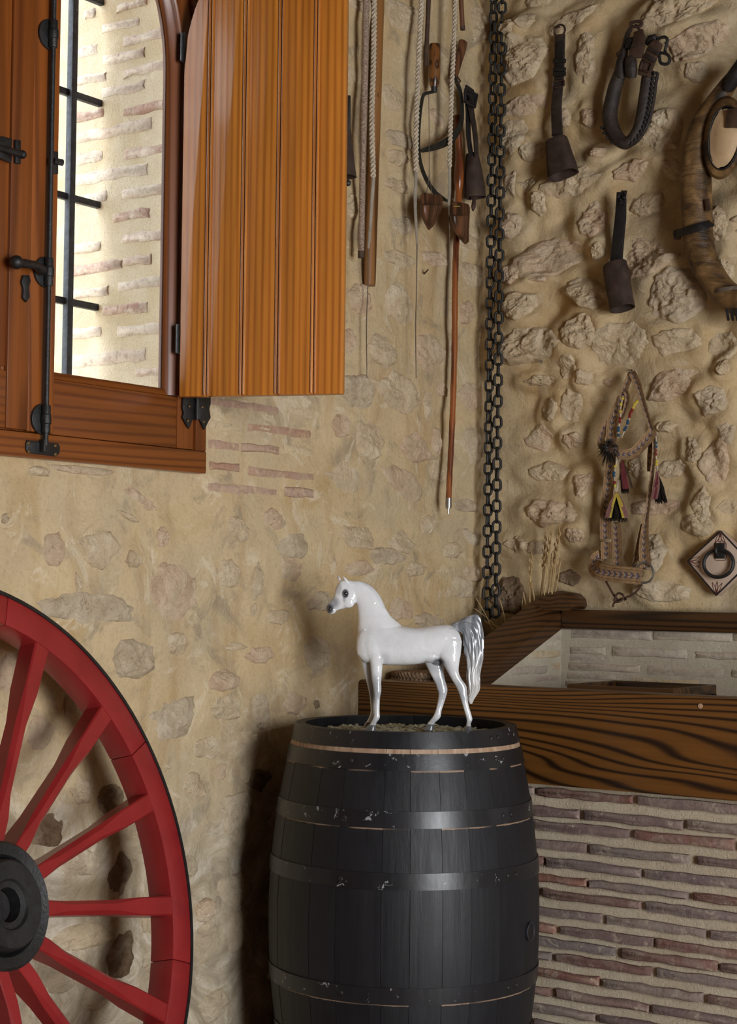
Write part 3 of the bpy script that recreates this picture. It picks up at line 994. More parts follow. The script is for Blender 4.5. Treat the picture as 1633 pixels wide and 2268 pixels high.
for (x0, x1, yc, hh) in [(515, 650, 25, 15), (375, 420, 62, 16), (450, 612, 112, 13), (545, 730, 165, 16), (455, 640, 250, 14), (545, 730, 305, 16), (455, 640, 395, 15),
                         (545, 730, 480, 15), (300, 455, 512, 17), (320, 668, 580, 18), (550, 727, 668, 16), (322, 450, 698, 17), (320, 652, 772, 17), (540, 725, 845, 16), (500, 662, 950, 17),
                         (300, 470, 880, 15), (540, 722, 1045, 16), (312, 442, 1092, 17), (548, 668, 1148, 16), (312, 540, 1180, 16), (525, 718, 1250, 15), (455, 652, 1360, 17), (520, 720, 1455, 16),
                         (303, 445, 1470, 16), (300, 642, 1580, 20), (600, 722, 1640, 12), (310, 480, 1290, 14), (310, 470, 350, 15), (300, 430, 230, 14)]:
    s_ = 1.9915
    p = onY(x0 / s_, yc / s_, RY); q = onY(x1 / s_, yc / s_, RY)
    zc = (p.z + q.z) / 2; dz = abs(onY(x0 / s_, (yc + hh * 1.35) / s_, RY).z - p.z)
    zc = lerp(p.z, q.z, 0.5)
    if q.x < -0.035:
        brick(rv, PV, max(p.x, -0.435), min(q.x, -0.035), zc - dz, zc + dz, 0.004, 'brick_reveal', 0.02, 0.004)

# iron grille standing in the reveal
GX = -0.285
gr = thing('window_grille', 'black iron bar grille outside the window glass', 'grille', (GX, WY, 1.7))
hz = [onX(207, y, GX).z for y in (227, 452, 682)]
dz = (hz[0] - hz[2]) / 2
for k in range(-1, 3):
    z = hz[1] + dz * k
    if z > 3.15:
        continue
    MB().box2((GX - 0.008, RY + 0.03, z - 0.009), (GX + 0.008, -2.58, z + 0.009)).build('crossbar', 'iron_grille', gr, bevel=0.002)
vy = onX(150, 450, GX).y
for k in range(0, 6):
    y = vy - 0.115 * k
    MB().box2((GX - 0.002, y - 0.010, 1.68), (GX + 0.018, y + 0.010, 3.05)).build('upright', 'iron_grille', gr, bevel=0.002)

# greenery beyond the window
bush = thing('shrub', 'bright green leafy shrub outside behind the window grille', 'shrub', (-3.2, -1.2, 0))
mb = MB()
for k in range(9):
    a = random.uniform(0, 2 * PI)
    mb.tube(spline([(-3.2, -1.2, 0.0), (-3.2 + .3 * math.cos(a), -1.2 + .35 * math.sin(a), 1.0), (-3.2 + .7 * math.cos(a), -1.2 + .9 * math.sin(a), 2.2 + random.random())], 8), arr([0.03, 0.008], 8), 6)
mb.build('stems', 'leather_brown', bush)
mb = MB()
for k in range(420):
    c = Vector((-3.2 + random.gauss(0, .5), -1.3 + random.gauss(0, .55), 1.7 + random.gauss(0, .55)))
    n_ = Vector((random.gauss(0, 1), random.gauss(0, 1), random.gauss(0, 1))).normalized(); e = n_.orthogonal().normalized(); g = n_.cross(e)
    l_ = random.uniform(.05, .09)
    mb.add([c - e * l_, c + g * l_ * .4 + n_ * .008, c + e * l_, c - g * l_ * .4 + n_ * .008, c - n_ * .004], [(0, 1, 2, 3), (0, 4, 1), (1, 4, 2), (2, 4, 3), (3, 4, 0)])
fo = mb.build('foliage', 'leaf_green', bush); fo['kind'] = 'stuff'
gd = MB().box2((-0.44, 6, -0.1), (-14, -14, -0.02)).build('ground_outside', 'mortar_sand'); tag(gd, 'sunlit pale ground outside the window', kind='structure')

# ================================================================== window_1: frame, two leaves, ironwork
win = thing('window_1', 'arched varnished wooden window with one shutter leaf closed', None, (0, WY, 1.6), kind='structure')
FD = 0.028                      # frame face stands this far off the wall plane
SD = 0.020                      # leaf face
yF0, yF1 = WY + 0.628, WY + 0.582          # frame jamb outer/inner edge on the right
zF0, zF1 = 1.598, 1.655
MB().box2((-0.05, WY - 0.628, zF0), (FD, yF0, zF1)).build('frame_sill', 'wood_window_y', win, bevel=0.003)
for sg in (1, -1):
    MB().box2((-0.05, WY + sg * 0.628, zF1), (FD - 0.002, WY + sg * 0.586, WSPR)).build('frame_jamb', 'wood_window', win, bevel=0.003)


def arch_band(name, mat, r0, r1, d0, d1, a0=0, a1=PI, parent=win, bevel=0.002, cy=WY, n=28):
    mb = MB(); rs = []
    for k in range(n + 1):
        a = lerp(a0, a1, k / n); c, s_ = math.cos(a), math.sin(a)
        rs.append([Vector((d, cy + r_ * c, WSPR + r_ * s_)) for r_, d in ((r0, d0), (r1, d0), (r1, d1), (r0, d1))])
    mb.rings(rs)
    return mb.build(name, mat, parent, bevel=bevel)


arch_band('frame_arch', 'wood_window_y', 0.58, 0.66, -0.05, FD - 0.002)
# the leaves: mirror images about the middle, the left one keeps its inner shutter closed
gIn = WY + 0.452                # glass edge, right (bead inside the stile)
gOut = WY + 0.085
zr0, zr1 = zF1 + 0.002, 1.800
for sg, nm in ((1, 'right'), (-1, 'left')):
    def yy(v):
        return WY + sg * v
    leaf = MB().box2((-0.03, yy(0.003), zr0), (SD, yy(0.078), WSPR)).build('leaf_meeting_stile', 'wood_window', win, bevel=0.003)
    MB().box2((-0.03, yy(0.522), zr0), (SD, yy(0.584), WSPR)).build('leaf_hinge_stile', 'wood_window', win, bevel=0.003)
    MB().box2((-0.03, yy(0.079), zr0), (SD - 0.002, yy(0.521), zr1 - 0.012)).build('leaf_bottom_rail', 'wood_window_y', win, bevel=0.003)
    MB().prism([(SD - 0.002, yy(0.079), zr1 - 0.012), (SD - 0.014, yy(0.079), zr1 + 0.006), (-0.01, yy(0.079), zr1 + 0.006), (-0.01, yy(0.079), zr1 - 0.012)], (0, sg * 0.405, 0)).build('glazing_bead', 'wood_window_y', win)
    # moulded bead round the glass: straight part and arch quarter
    prof = [(0.522, SD + 0.004), (0.514, SD + 0.010), (0.506, SD + 0.006), (0.503, SD - 0.002), (0.494, SD - 0.004), (0.488, SD - 0.014), (0.482, SD - 0.018), (0.482, -0.012), (0.522, -0.012)]
    rs = [[Vector((d, yy(v_), z)) for v_, d in prof] for z in (zr1 - 0.010, 2.2, WSPR)]
    for k in range(1, 21):
        a = k / 20 * PI / 2
        rs.append([Vector((d, WY + sg * (v_ * math.cos(a)), WSPR + v_ * math.sin(a))) for v_, d in prof])
    MB().rings(rs).build('leaf_moulding', 'wood_window', win, smooth=60)
    rs = []
    for k in range(0, 21):
        a = k / 20 * PI / 2
        rs.append([Vector((d, WY + sg * (v_ * math.cos(a)), WSPR + v_ * math.sin(a))) for v_, d in ((0.520, -0.03), (0.585, -0.03), (0.585, SD - 0.003), (0.520, SD - 0.003))])
    MB().rings(rs).build('leaf_arch', 'wood_window', win, smooth=40)
    MB().box2((-0.004, yy(0.06), zr1 - 0.02), (0.0, yy(0.50), WSPR + 0.47)).build('pane', 'window_glass', win, smooth=0) if sg > 0 else None
    if sg < 0:
        # closed inner shutter of the left leaf: boarded panels with raised field
        pn = MB().box2((SD - 0.004, yy(0.060), zr1 + 0.0), (SD + 0.004, yy(0.50), WSPR + 0.45)).build('inner_shutter_panel', 'wood_window', win, bevel=0.002)
        MB().box2((SD, yy(0.003), zF1 + 0.004), (SD + 0.012, yy(0.070), WSPR + 0.45)).build('inner_shutter_stile', 'wood_window', win, bevel=0.004)
        MB().box2((SD, yy(0.071), zF1 + 0.004), (SD + 0.011, yy(0.58), 1.79)).build('inner_shutter_rail', 'wood_window_y', win, bevel=0.004)
        MB().box2((SD + 0.004, yy(0.10), 2.02), (SD + 0.009, yy(0.46), 2.16)).build('inner_shutter_field', 'wood_window', win, bevel=0.003)
MB().box2((SD, WY - 0.004, zF1 + 0.003), (SD + 0.010, WY + 0.079, WSPR + 0.45)).build('astragal', 'wood_window', win, bevel=0.003)

# espagnolette bolt on the meeting stile
AX = 0.030


def plate(poly, d0, d1, name, mat, parent, bevel=0.0008):
    """outline given in picture pixels on the window wall, made d0..d1 thick"""
    return MB().prism([L(x, y, d0) for x, y in poly], (d1 - d0, 0, 0)).build(name, mat, parent, bevel=bevel)


p_b = L(101, 985, 0.045); p_t = L(113, 200, 0.045)
rod = MB().tube([(0.045, p_b.y, p_b.z - 0.002), (0.045, p_b.y, p_b.z + 0.4), (0.045, p_b.y, 3.0)], 0.0062, 12).build('bolt_rod', 'iron_black', win)
for yb in (68, 600, 928):
    q = L(104, yb, 0.05)
    br = MB()
    br.lathe([(0.0105, -0.032), (0.0105, -0.012), (0.0125, -0.01), (0.0125, 0.01), (0.0105, 0.012), (0.0105, 0.032)], (0.045, p_b.y, q.z), (0, 0, 1), 16)
    br.prism([(0.031, p_b.y - 0.036 * math.cos(a), q.z + 0.036 * math.sin(a)) for a in np.linspace(-PI / 2, PI / 2, 12)], (0.006, 0, 0))
    g_ = br.build('bolt_bracket', 'iron_black', rod, bevel=0.0006)
    MB().ball((0.0375, p_b.y - 0.024, q.z), (0.002, 0.004, 0.004), 8, 5).build('screw', 'brass_screw', g_) if False else None
hd = MB()
q = L(100, 600, 0.05); q2 = L(35, 585, 0.06)
hd.tube([(0.05, q.y - 0.01, q.z), (0.06, lerp(q.y, q2.y, .4), q.z + 0.006), (0.062, q2.y, q2.z + 0.004)], [0.013, 0.009, 0.011], 12)
hd.ball((0.062, q2.y, q2.z + 0.004), 0.016, 14, 10)
hd.build('bolt_handle', 'iron_black', rod)
plate([(48, 610), (60, 610), (64, 622), (60, 638), (62, 658), (55, 670), (47, 660), (48, 640), (44, 625)], 0.033, 0.040, 'handle_catch', 'iron_black', win)
bp = plate([(58, 975), (126, 982), (130, 990), (129, 1004), (122, 1011), (60, 1004), (55, 996), (55, 982)], FD, FD + 0.005, 'floor_bolt_plate', 'iron_black', win)
MB().box2((FD + 0.004, p_b.y - 0.008, p_b.z - 0.016), (FD + 0.02, p_b.y + 0.008, p_b.z + 0.012)).build('keeper', 'iron_black', bp, bevel=0.002)
for x, y in ((64, 981), (64, 1000), (123, 987), (123, 1006)):
    MB().ball(L(x, y, FD + 0.0055), (0.0022, 0.0045, 0.0045), 8, 6).build('screw', 'brass_screw', bp)
# small bolt on the closed left shutter and keeper on the right
sb = MB()
c0 = L(0, 328, 0.045); c1 = L(50, 333, 0.045)
sb.tube([(0.045, c0.y - 0.03, c0.z), (0.045, c1.y, c0.z)], 0.008, 10)
sb.ball((0.045, c1.y, c0.z), 0.010, 10, 8)
bo = sb.build('slide_bolt', 'iron_black', win)
plate([(2, 302), (24, 308), (24, 322), (14, 340), (24, 348), (22, 362), (0, 352), (-14, 340), (-14, 318)], 0.033, 0.038, 'bolt_plate', 'iron_black', bo)
plate([(30, 310), (42, 312), (42, 364), (30, 362)], 0.033, 0.040, 'bolt_keeper', 'iron_black', bo)
pl2 = plate([(116, 336), (126, 336), (126, 386), (116, 386)], 0.031, 0.036, 'keeper_plate', 'iron_black', win)
kq = L(130, 358, 0.045)
MB().tube([(0.04, kq.y - 0.012, kq.z), (0.045, kq.y + 0.012, kq.z)], 0.008, 10).build('keeper_pin', 'iron_black', pl2)

# butterfly hinge between leaf and frame, below the open shutter
hg = plate([(404, 878), (430, 878), (432, 926), (424, 930), (416, 950), (406, 932), (402, 925), (405, 915), (402, 902)], SD + 0.004, SD + 0.009, 'butterfly_hinge', 'iron_black', win)
plate([(438, 878), (464, 878), (464, 895), (461, 905), (464, 925), (460, 932), (450, 952), (441, 932), (437, 926)], FD, FD + 0.005, 'hinge_leaf', 'iron_black', hg)
q = L(434, 905, 0.03)
MB().tube([(0.034, q.y, L(434, 930, 0.03).z), (0.034, q.y, q.z + 0.06)], 0.0055, 10).build('hinge_knuckle', 'iron_black', hg)
for x, y in ((420, 900), (417, 932), (449, 902), (452, 934)):
    MB().ball(L(x, y, FD + 0.005), (0.0022, 0.004, 0.004), 8, 6).build('screw', 'brass_screw', hg)

# ================================================================== open shutter leaf
h0 = L(396, 879, 0.050)
d_ = ray(757, 872); t_ = (h0.z - CAM.z) / d_.z
h1 = CAM + d_ * t_
sx = (h1 - h0); sx.z = 0
SHW = sx.length; sx.normalize()
sn = Vector((sx.y, -sx.x, 0))           # face towards the camera
SM = Matrix((sx, sn * -1, Vector((0, 0, 1)))).transposed().to_4x4()
SM.translation = h0
sh = thing('shutter', 'open tongue-and-groove shutter of honey varnished boards with arched top', 'shutter', mat=SM)
SHT = 0.030


def sh_top(x):
    z0 = WSPR - h0.z - 0.005
    Rr = 0.47
    if x >= Rr:
        return z0 + Rr
    return z0 + math.sqrt(max(0, Rr * Rr - (Rr - x) ** 2))


edges = [0.0, (460 - 398) / 361 * SHW, (540 - 398) / 361 * SHW, (618 - 398) / 361 * SHW, (697 - 398) / 361 * SHW, SHW]
for k in range(5):
    x0, x1 = edges[k], edges[k + 1]
    ov = 0.0008
    top = [(lerp(x0, x1, j / 8), sh_top(lerp(x0, x1, j / 8))) for j in range(9)]
    mb = MB()
    poly = [(x0 + ov, -0.0), (x1 - ov, -0.0)] + [(min(max(x, x0 + ov), x1 - ov), z) for x, z in reversed(top)]
    mb.prism([(x, 0.0, z) for x, z in poly], (0, SHT, 0))
    bo = mb.build('board', 'wood_shutter', sh, world=False, bevel=0.0022)
    if k < 4:     # moulded bead along the joint: a quirk and a round
        b_ = MB()
        for off, r_ in ((-0.0045, 0.0036), (0.0045, 0.0036)):
            zt = min(sh_top(max(0.02, x1 + off)), 1.3)
            b_.tube([(x1 + off, -0.0004, 0.003), (x1 + off, -0.0004, zt - 0.003)], r_, 8)
        b_.build('bead', 'wood_shutter', sh, world=False, smooth=60)
for y in (100, 750):
    ib = MB()
    q = onX(398, y, 0.05)
    ib.box((0.0 - 0.004, 0.006, q.z - h0.z), (0.008, 0.012, 0.075))
    ib.tube([(-0.006, -0.001, q.z - h0.z - 0.036), (-0.006, -0.001, q.z - h0.z + 0.036)], 0.004, 8)
    ib.build('hinge', 'iron_black', sh, world=False)
for zz in (0.25, 0.80):
    MB().box2((0.03, SHT, zz), (SHW - 0.03, SHT + 0.018, zz + 0.08)).build('ledge_batten', 'wood_window', sh, world=False, bevel=0.003)
MB().box2((SHW - 0.012, SHT, 0.66), (SHW + 0.004, SHT + 0.010, 0.75)).build('catch_plate', 'iron_black', sh, world=False, bevel=0.001)
MB().ball((SHW - 0.002, SHT + 0.012, 0.532), 0.008, 10, 8).build('catch_knob', 'iron_black', sh, world=False)

# ================================================================== brick manger in the corner
BY = -0.674                       # front plane of the manger
BZ0, BZ1 = 0.780, 1.039           # plank front: bottom and top
bf = MB().box2((-0.01, BY + 0.02, 0), (2.4, BY + 0.14, BZ0 + 0.02)).build('wall_manger_front', 'mortar_sand')
tag(bf, 'low sand-mortared wall of thin bricks below the dark plank', kind='structure')


def PB(a, z, d):
    return Vector((a, BY + 0.02 - d, z))


rows = [(95, 85, 150, [60, 95, 820, 870, 1720]), (450, 262, 335, [410, 450, 1205, 1240, 1990]), (65, 335, 405, [25, 65, 790, 840, 1600]), (500, 525, 590, [465, 500, 1250, 1315, 2050]),
        (160, 620, 688, [135, 160, 885, 915, 1690]), (490, 795, 852, [470, 490, 1240, 1290, 2050]), (135, 862, 928, [95, 135, 880, 920, 1700]), (620, 1068, 1130, [580, 620, 1375, 1420, 2150]),
        (270, 1145, 1210, [225, 270, 975, 1005, 1760]), (740, 1322, 1388, [680, 740, 1465, 1500, 2250]), (230, 1358, 1420, [190, 230, 965, 1010, 1780]), (595, 1548, 1612, [560, 595, 1355, 1400, 2150]),
        (235, 1632, 1695, [185, 235, 940, 975, 1740]), (570, 1822, 1888, [535, 570, 1330, 1370, 2150])]
f_ = 3.452
zlast = None
for (xr, yt, yb, xs) in rows:
    z1 = onY(1160 + xr / f_, 1720 + yt / f_, BY).z; z0 = onY(1160 + xr / f_, 1720 + yb / f_, BY).z
    zlast = z0
    xw = [onY(1160 + x / f_, 1720 + yt / f_, BY).x for x in xs]
    for k in range(1, len(xw) - 1, 2):
        brick(bf, PB, xw[k], xw[k + 1], z0, z1, 0.016 + random.uniform(-.002, .002), 'brick_front', 0.01, 0.0028)
    x = xw[-1] + 0.016                      # carry the course on, beyond the picture
    while x < 2.3:
        brick(bf, PB, x, min(x + 0.27, 2.36), z0, z1, 0.016, 'brick_front', 0.01, 0.0025); x += 0.287
    x = xw[0]                               # and to the left, behind the barrel
    while x > 0.06:
        brick(bf, PB, max(x - 0.27, 0.012), x, z0, z1, 0.016, 'brick_front', 0.01, 0.0025); x -= 0.285
z = zlast - 0.044
k = 0
while z > 0.03:
    x = 0.015 - (0.13 if k % 2 else 0)
    while x < 2.3:
        brick(bf, PB, max(x, 0.012), min(x + 0.27, 2.36), z, z + 0.022, 0.016, 'brick_front', 0.01, 0.0025); x += 0.287
    z -= 0.042; k += 1

pk = thing('manger_plank', 'thick dark-grained plank capping the front of the brick manger', 'plank', (0.0, BY, BZ0))
mb = MB().prism([(0.006, BY - 0.012, BZ0), (0.006, BY - 0.012, BZ1 - 0.010), (0.006, BY - 0.006, BZ1 - 0.002), (0.006, BY + 0.004, BZ1), (0.006, BY + 0.058, BZ1), (0.006, BY + 0.068, BZ1 - 0.01), (0.006, BY + 0.068, BZ0)], (2.4, 0, 0))
mb.build('board', 'wood_beam', pk, smooth=30)
MB().lathe([(0.0, 0.0), (0.007, 0.0), (0.006, 0.003), (0.0, 0.0035)], (onY(1552, 1563, BY - 0.012).x, BY - 0.0115, onY(1552, 1563, BY).z), (0, -1, 0), 14).build('dowel_head', 'bare_wood', pk)

# trough inside: floor, lime-washed back and sloping side, all of thin bricks
XS = 0.318                         # face of the sloping side wall
tf = MB().box2((0.0, -0.02, 0.85), (2.4, BY + 0.05, 0.945)).build('floor_trough', 'trough_floor'); tag(tf, 'pale plastered bed of the manger', kind='structure')
ZT0, ZT1 = 1.186, 1.246           # timber ledge on the back wall
tb = MB().box2((XS - 0.02, 0.03, 0.90), (2.4, -0.035, ZT0 + 0.01)).build('wall_manger_back', 'mortar_lime'); tag(tb, 'lime-washed thin-brick back of the manger', kind='structure')


def PK(a, z, d):
    return Vector((a, -0.035 - d, z))


for (x0, x1, y0, y1) in [(635, 1115, 655, 712), (1125, 1595, 660, 722), (1610, 2050, 680, 735), (628, 840, 762, 808), (880, 1325, 765, 820), (1380, 1800, 790, 835), (625, 830, 815, 850), (1090, 1550, 880, 935),
                         (620, 1050, 860, 905), (608, 900, 920, 955), (600, 840, 965, 1000), (1600, 2000, 900, 950), (1000, 1400, 950, 1000)]:
    s_ = 2.708
    p = onY(1030 + x0 / s_, 1150 + y0 / s_, -0.04); q = onY(1030 + x1 / s_, 1150 + y0 / s_, -0.04); zb = onY(1030 + x0 / s_, 1150 + y1 / s_, -0.04).z
    brick(tb, PK, max(p.x, XS + 0.003), q.x, zb, p.z, 0.003, 'brick_lime', 0.01, 0.0025)
# side wall under the sloping rail
ra = onX(1261, 1374, XS); rb = onX(1093, 1505, XS)
slope = (ra.z - rb.z) / (ra.y - rb.y)


def rail_z(y):
    return ra.z + slope * (y - ra.y)


yA, yB = -0.035, BY + 0.07
ts = MB().prism([(XS, yA, 0.9), (XS, yA, rail_z(yA) + .01), (XS, yB, max(rail_z(yB), 0.95) + .01), (XS, yB, 0.9)], (-0.06, 0, 0)).build('wall_manger_side', 'mortar_lime')
tag(ts, 'lime-washed sloping brick side of the manger under the rail', kind='structure')


def PS(a, z, d):
    return Vector((XS + d, a, z))


for (x0, x1, y0, y1) in [(800, 1300, 1690, 1790), (1050, 1300, 1560, 1625), (1110, 1290, 1860, 1960), (530, 1060, 1920, 2030), (1060, 1300, 1460, 1530), (900, 1290, 2050, 2130)]:
    s_ = 6.532
    p = onX(1050 + x0 / s_, 1180 + (y0 + 40) / s_, XS); q = onX(1050 + x1 / s_, 1180 + (y0 - 10) / s_, XS)
    hz_ = (y1 - y0) / s_ / 700
    zt = (p.z + q.z) / 2
    brick(ts, PS, p.y, min(q.y, yA - 0.004), zt - hz_, zt, 0.003, 'brick_lime', 0.01, 0.002)

# sloping rail and ledge
RX0, RX1 = XS - 0.085, XS + 0.012
rl = thing('sloping_rail', 'heavy rounded dark wooden rail sloping down the manger side', 'rail', (XS, -0.3, 1.1))
top = onX(1263, 1342, RX1); rt = (top.z - rail_z(top.y))
th_ = max(0.055, rt)
path = [(0, BY + 0.062, rail_z(BY + 0.062)), (0, -0.40, rail_z(-0.40)), (0, -0.12, rail_z(-0.12)), (0, -0.012, rail_z(-0.012))]
sec = []
for (x, h) in [(RX0, 0.004), (RX0, th_ + 0.030), (RX0 + .014, th_ + 0.042), (lerp(RX0, RX1, .4), th_ + 0.034), (RX1 - .012, th_ + 0.004), (RX1, th_ - 0.008), (RX1, 0.0)]:
    sec.append((x, h))
rs = []
for (px_, y, zz) in path:
    rs.append([Vector((x, y, zz + h)) for x, h in sec])
MB().rings(rs).build('beam', 'wood_rail', rl, smooth=40)
# worn knob where the rail turns onto the ledge
e0 = rail_z(-0.03)
kb = MB()
prof = [(-0.075, 0.070), (-0.060, 0.092), (-0.03, 0.108), (0.01, 0.114), (0.055, 0.108), (0.074, 0.090), (0.078, 0.068), (0.070, 0.0585), (-0.05, 0.0585), (-0.07, 0.060)]
rs = []
for y, sc_ in ((-0.005, 0.97), (-0.05, 1.0), (-0.085, 0.97), (-0.10, 0.90)):
    rs.append([Vector((XS + x * sc_, y, ZT1 - 0.055 + h * sc_)) for x, h in prof])
kb.rings(rs).build('end_block', 'wood_rail', rl, smooth=50)
lg = MB().box2((XS + 0.013, -0.005, ZT0), (2.4, -0.062, ZT1)).build('timber_ledge', 'wood_ledge', bevel=0.006)
tag(lg, 'long dark timber ledge along the harness wall above the manger', 'ledge')

# shallow wooden tray lying in the trough
zr = 1.043
ya, yb_ = -0.215, -0.50
xa, xb = onY(1359, 1503, ya).x, onY(1588, 1515, ya).x
tr = thing('wooden_tray', 'shallow brown wooden tray lying in the manger', 'tray', ((xa + xb) / 2, (ya + yb_) / 2, 0.945))
MB().box2((xa, ya, zr - 0.055), (xb, ya - 0.014, zr)).build('rim_board', 'wood_ledge', tr, bevel=0.003)
MB().box2((xa, yb_, zr - 0.055), (xb, yb_ + 0.014, zr)).build('rim_board', 'wood_ledge', tr, bevel=0.003)
for x in (xa, xb - 0.016):
    MB().box2((x, ya - 0.0145, zr - 0.055), (x + 0.016, yb_ + 0.0145, zr)).build('side_board', 'wood_ledge', tr, bevel=0.003)
MB().box2((xa + 0.01, ya - 0.01, zr - 0.055), (xb - 0.01, yb_ + 0.01, zr - 0.045)).build('bottom', 'wood_ledge', tr)
for x in (xa + .02, xb - .02):
    for y in (ya - .02, yb_ + .02):
        MB().box2((x - .012, y - .012, 0.945), (x + .012, y + .012, zr - 0.054)).build('foot', 'wood_ledge', tr)
MB().ball((xb + 0.006, ya - 0.03, zr - 0.03), (0.009, 0.007, 0.007), 10, 8).build('knob', 'iron_black', tr)

# masonry ledge in the corner left of the rail, where straw lies
cl = MB().box2((0.0, 0.0, 0.9), (XS - 0.05, BY + 0.06, 1.020)).build('wall_corner_ledge', 'trough_floor'); tag(cl, 'dusty masonry ledge in the corner left of the rail', kind='structure')

# flat braided esparto basket on that ledge
bk = thing('braided_basket', 'flat braided esparto basket lying in the corner behind the horse', 'basket', (0.115, -0.50, 1.02))
cx, cy = 0.118, -0.50
mb = MB()
for lvl in range(2):
    for st in range(3):
        pa = []
        for k in range(150):
            a = 2 * PI * k / 150; ph = a * 17 + st * 2 * PI / 3
            rr = 0.098 - lvl * 0.006 + 0.006 * math.sin(ph)
            pa.append((cx + rr * math.cos(a), cy + rr * 0.95 * math.sin(a), 1.032 + lvl * 0.019 + 0.005 * math.sin(2 * ph)))
        mb.tube(pa, 0.0072, 6, True)
mb.build('braided_rim', 'esparto', bk)
MB().lathe([(0.0, 0.0), (0.090, 0.0), (0.094, 0.014), (0.088, 0.034), (0.05, 0.042), (0.0, 0.044)], (cx, cy, 1.021), (0, 0, 1), 36).build('body', 'esparto', bk)


# ---------------------------------------------------------------- straw and dry wheat
def wheat(px0, py0, px1, py1, d0, d1, ear, idx, k_=0):
    p0 = R(px0, py0, d0); p1 = R(px1, py1, d1)
    w_ = thing('wheat_stalk', idx, 'wheat', p0, group='dry wheat stalks behind the rail')
    pm = (p0 + p1) / 2 + Vector((random.uniform(-.006, .006), random.uniform(-.004, .004), 0))
    pa = spline([p0, pm, p1], 10)
    MB().tube(pa, arr([0.0022, 0.0014], 10), 6).build('stem', 'straw', w_)
    if ear:
        t = (pa[-1] - pa[-3]).normalized(); e = t.orthogonal().normalized(); g = t.cross(e)
        mb = MB()
        nn = 13
        for k in range(nn):
            a = k * 2.2
            c = p1 - t * 0.085 + t * (0.105 * k / nn)
            o_ = e * math.cos(a) + g * math.sin(a)
            q = c + o_ * 0.0035
            mb.tube([q - t * 0.004, q + t * 0.003 + o_ * 0.0018, q + t * 0.010 + o_ * 0.002], [0.0008, 0.0026, 0.0006], 6)
        mb.build('ear', 'straw', w_)
        mb = MB()
        for k in range(9):
            a = k * 2.4
            c = p1 - t * 0.07 + t * (0.10 * k / 9)
            mb.tube([c, c + t * 0.055 + (e * math.cos(a) + g * math.sin(a)) * 0.008], [0.0006, 0.0002], 4)
        mb.build('awns', 'straw', w_)


ORD = ['leftmost', 'second', 'third', 'fourth', 'fifth', 'sixth', 'seventh', 'eighth', 'ninth', 'tenth', 'eleventh', 'twelfth', 'rightmost']
WQ = sorted([(1162, 1345, 1160, 1318, 0), (1170, 1350, 1160, 1312, 0), (1175, 1345, 1177, 1240, 1), (1183, 1340, 1178, 1290, 0), (1190, 1340, 1207, 1200, 1), (1195, 1335, 1214, 1205, 1), (1200, 1335, 1220, 1192, 1),
          (1204, 1330, 1222, 1225, 0), (1210, 1325, 1232, 1205, 1), (1218, 1320, 1238, 1188, 1), (1222, 1315, 1242, 1244, 0), (1198, 1338, 1208, 1240, 0), (1214, 1322, 1228, 1250, 0)], key=lambda q: q[2])
for k_, q in enumerate(WQ):
    lb = 'dry wheat %s behind the sloping rail, %s of the row' % ('ear' if q[4] else 'straw without ear', ORD[k_] + ('' if k_ in (0, 12) else ' from left'))
    wheat(q[0], q[1] + 30, q[2], q[3], 0.075 + 0.007 * (k_ % 4), 0.070 + 0.007 * (k_ % 4), q[4], lb)
sp = thing('straw_pile', 'loose heap of dry straw at the foot of the chains', 'straw', (0.12, -0.14, 1.02))
mb = MB()
for k in range(420):
    c = Vector((random.uniform(0.02, 0.20), random.uniform(-0.30, -0.04), 1.02 + abs(random.gauss(0.03, 0.045))))
    a = random.uniform(0, 2 * PI); t = Vector((math.cos(a), math.sin(a) * .8, random.gauss(0, .3))).normalized() * random.uniform(0.02, 0.06)
    p, q = c - t, c + t
    for z_ in (p, q):
        z_.x = min(max(z_.x, 0.025), 0.205); z_.z = max(z_.z, 1.022); z_.y = min(z_.y, -0.04)
    mb.tube([p, (p + q) / 2 + Vector((0, 0, .004)), q], 0.0016, 4)
o = mb.build('loose_straws', 'straw_dark', sp); o['kind'] = 'stuff'
for (a, b_) in [((1092, 1395), (1055, 1325)), ((1112, 1400), (1052, 1348)), ((1122, 1385), (1108, 1330)), ((1105, 1405), (1072, 1372)), ((1118, 1398), (1080, 1380))]:
    MB().tube(spline([R(*a, 0.14), (R(*a, 0.14) + R(*b_, 0.12)) / 2 + Vector((0, 0, .004)), R(*b_, 0.12)], 8), 0.0017, 5).build('long_straw', 'straw', sp)
mb = MB()
for k in range(60):
    p = R(1128 + random.uniform(-10, 8), 1392 + random.uniform(-4, 8), 0.15); q = p + Vector((random.uniform(-.015, .03), random.uniform(-.02, .02), random.uniform(0, .035)))
    mb.tube([p, q], [0.002, 0.0008], 4)
o = mb.build('chaff_tuft', 'straw', sp); o['kind'] = 'stuff'

# ================================================================== barrel
BC = Vector((0.417 + 0.006, -1.064 + 0.004, 0))
BH = 0.957


def br_(z):
    return 0.3505 - 0.0655 * ((z - 0.469) / 0.486) ** 2


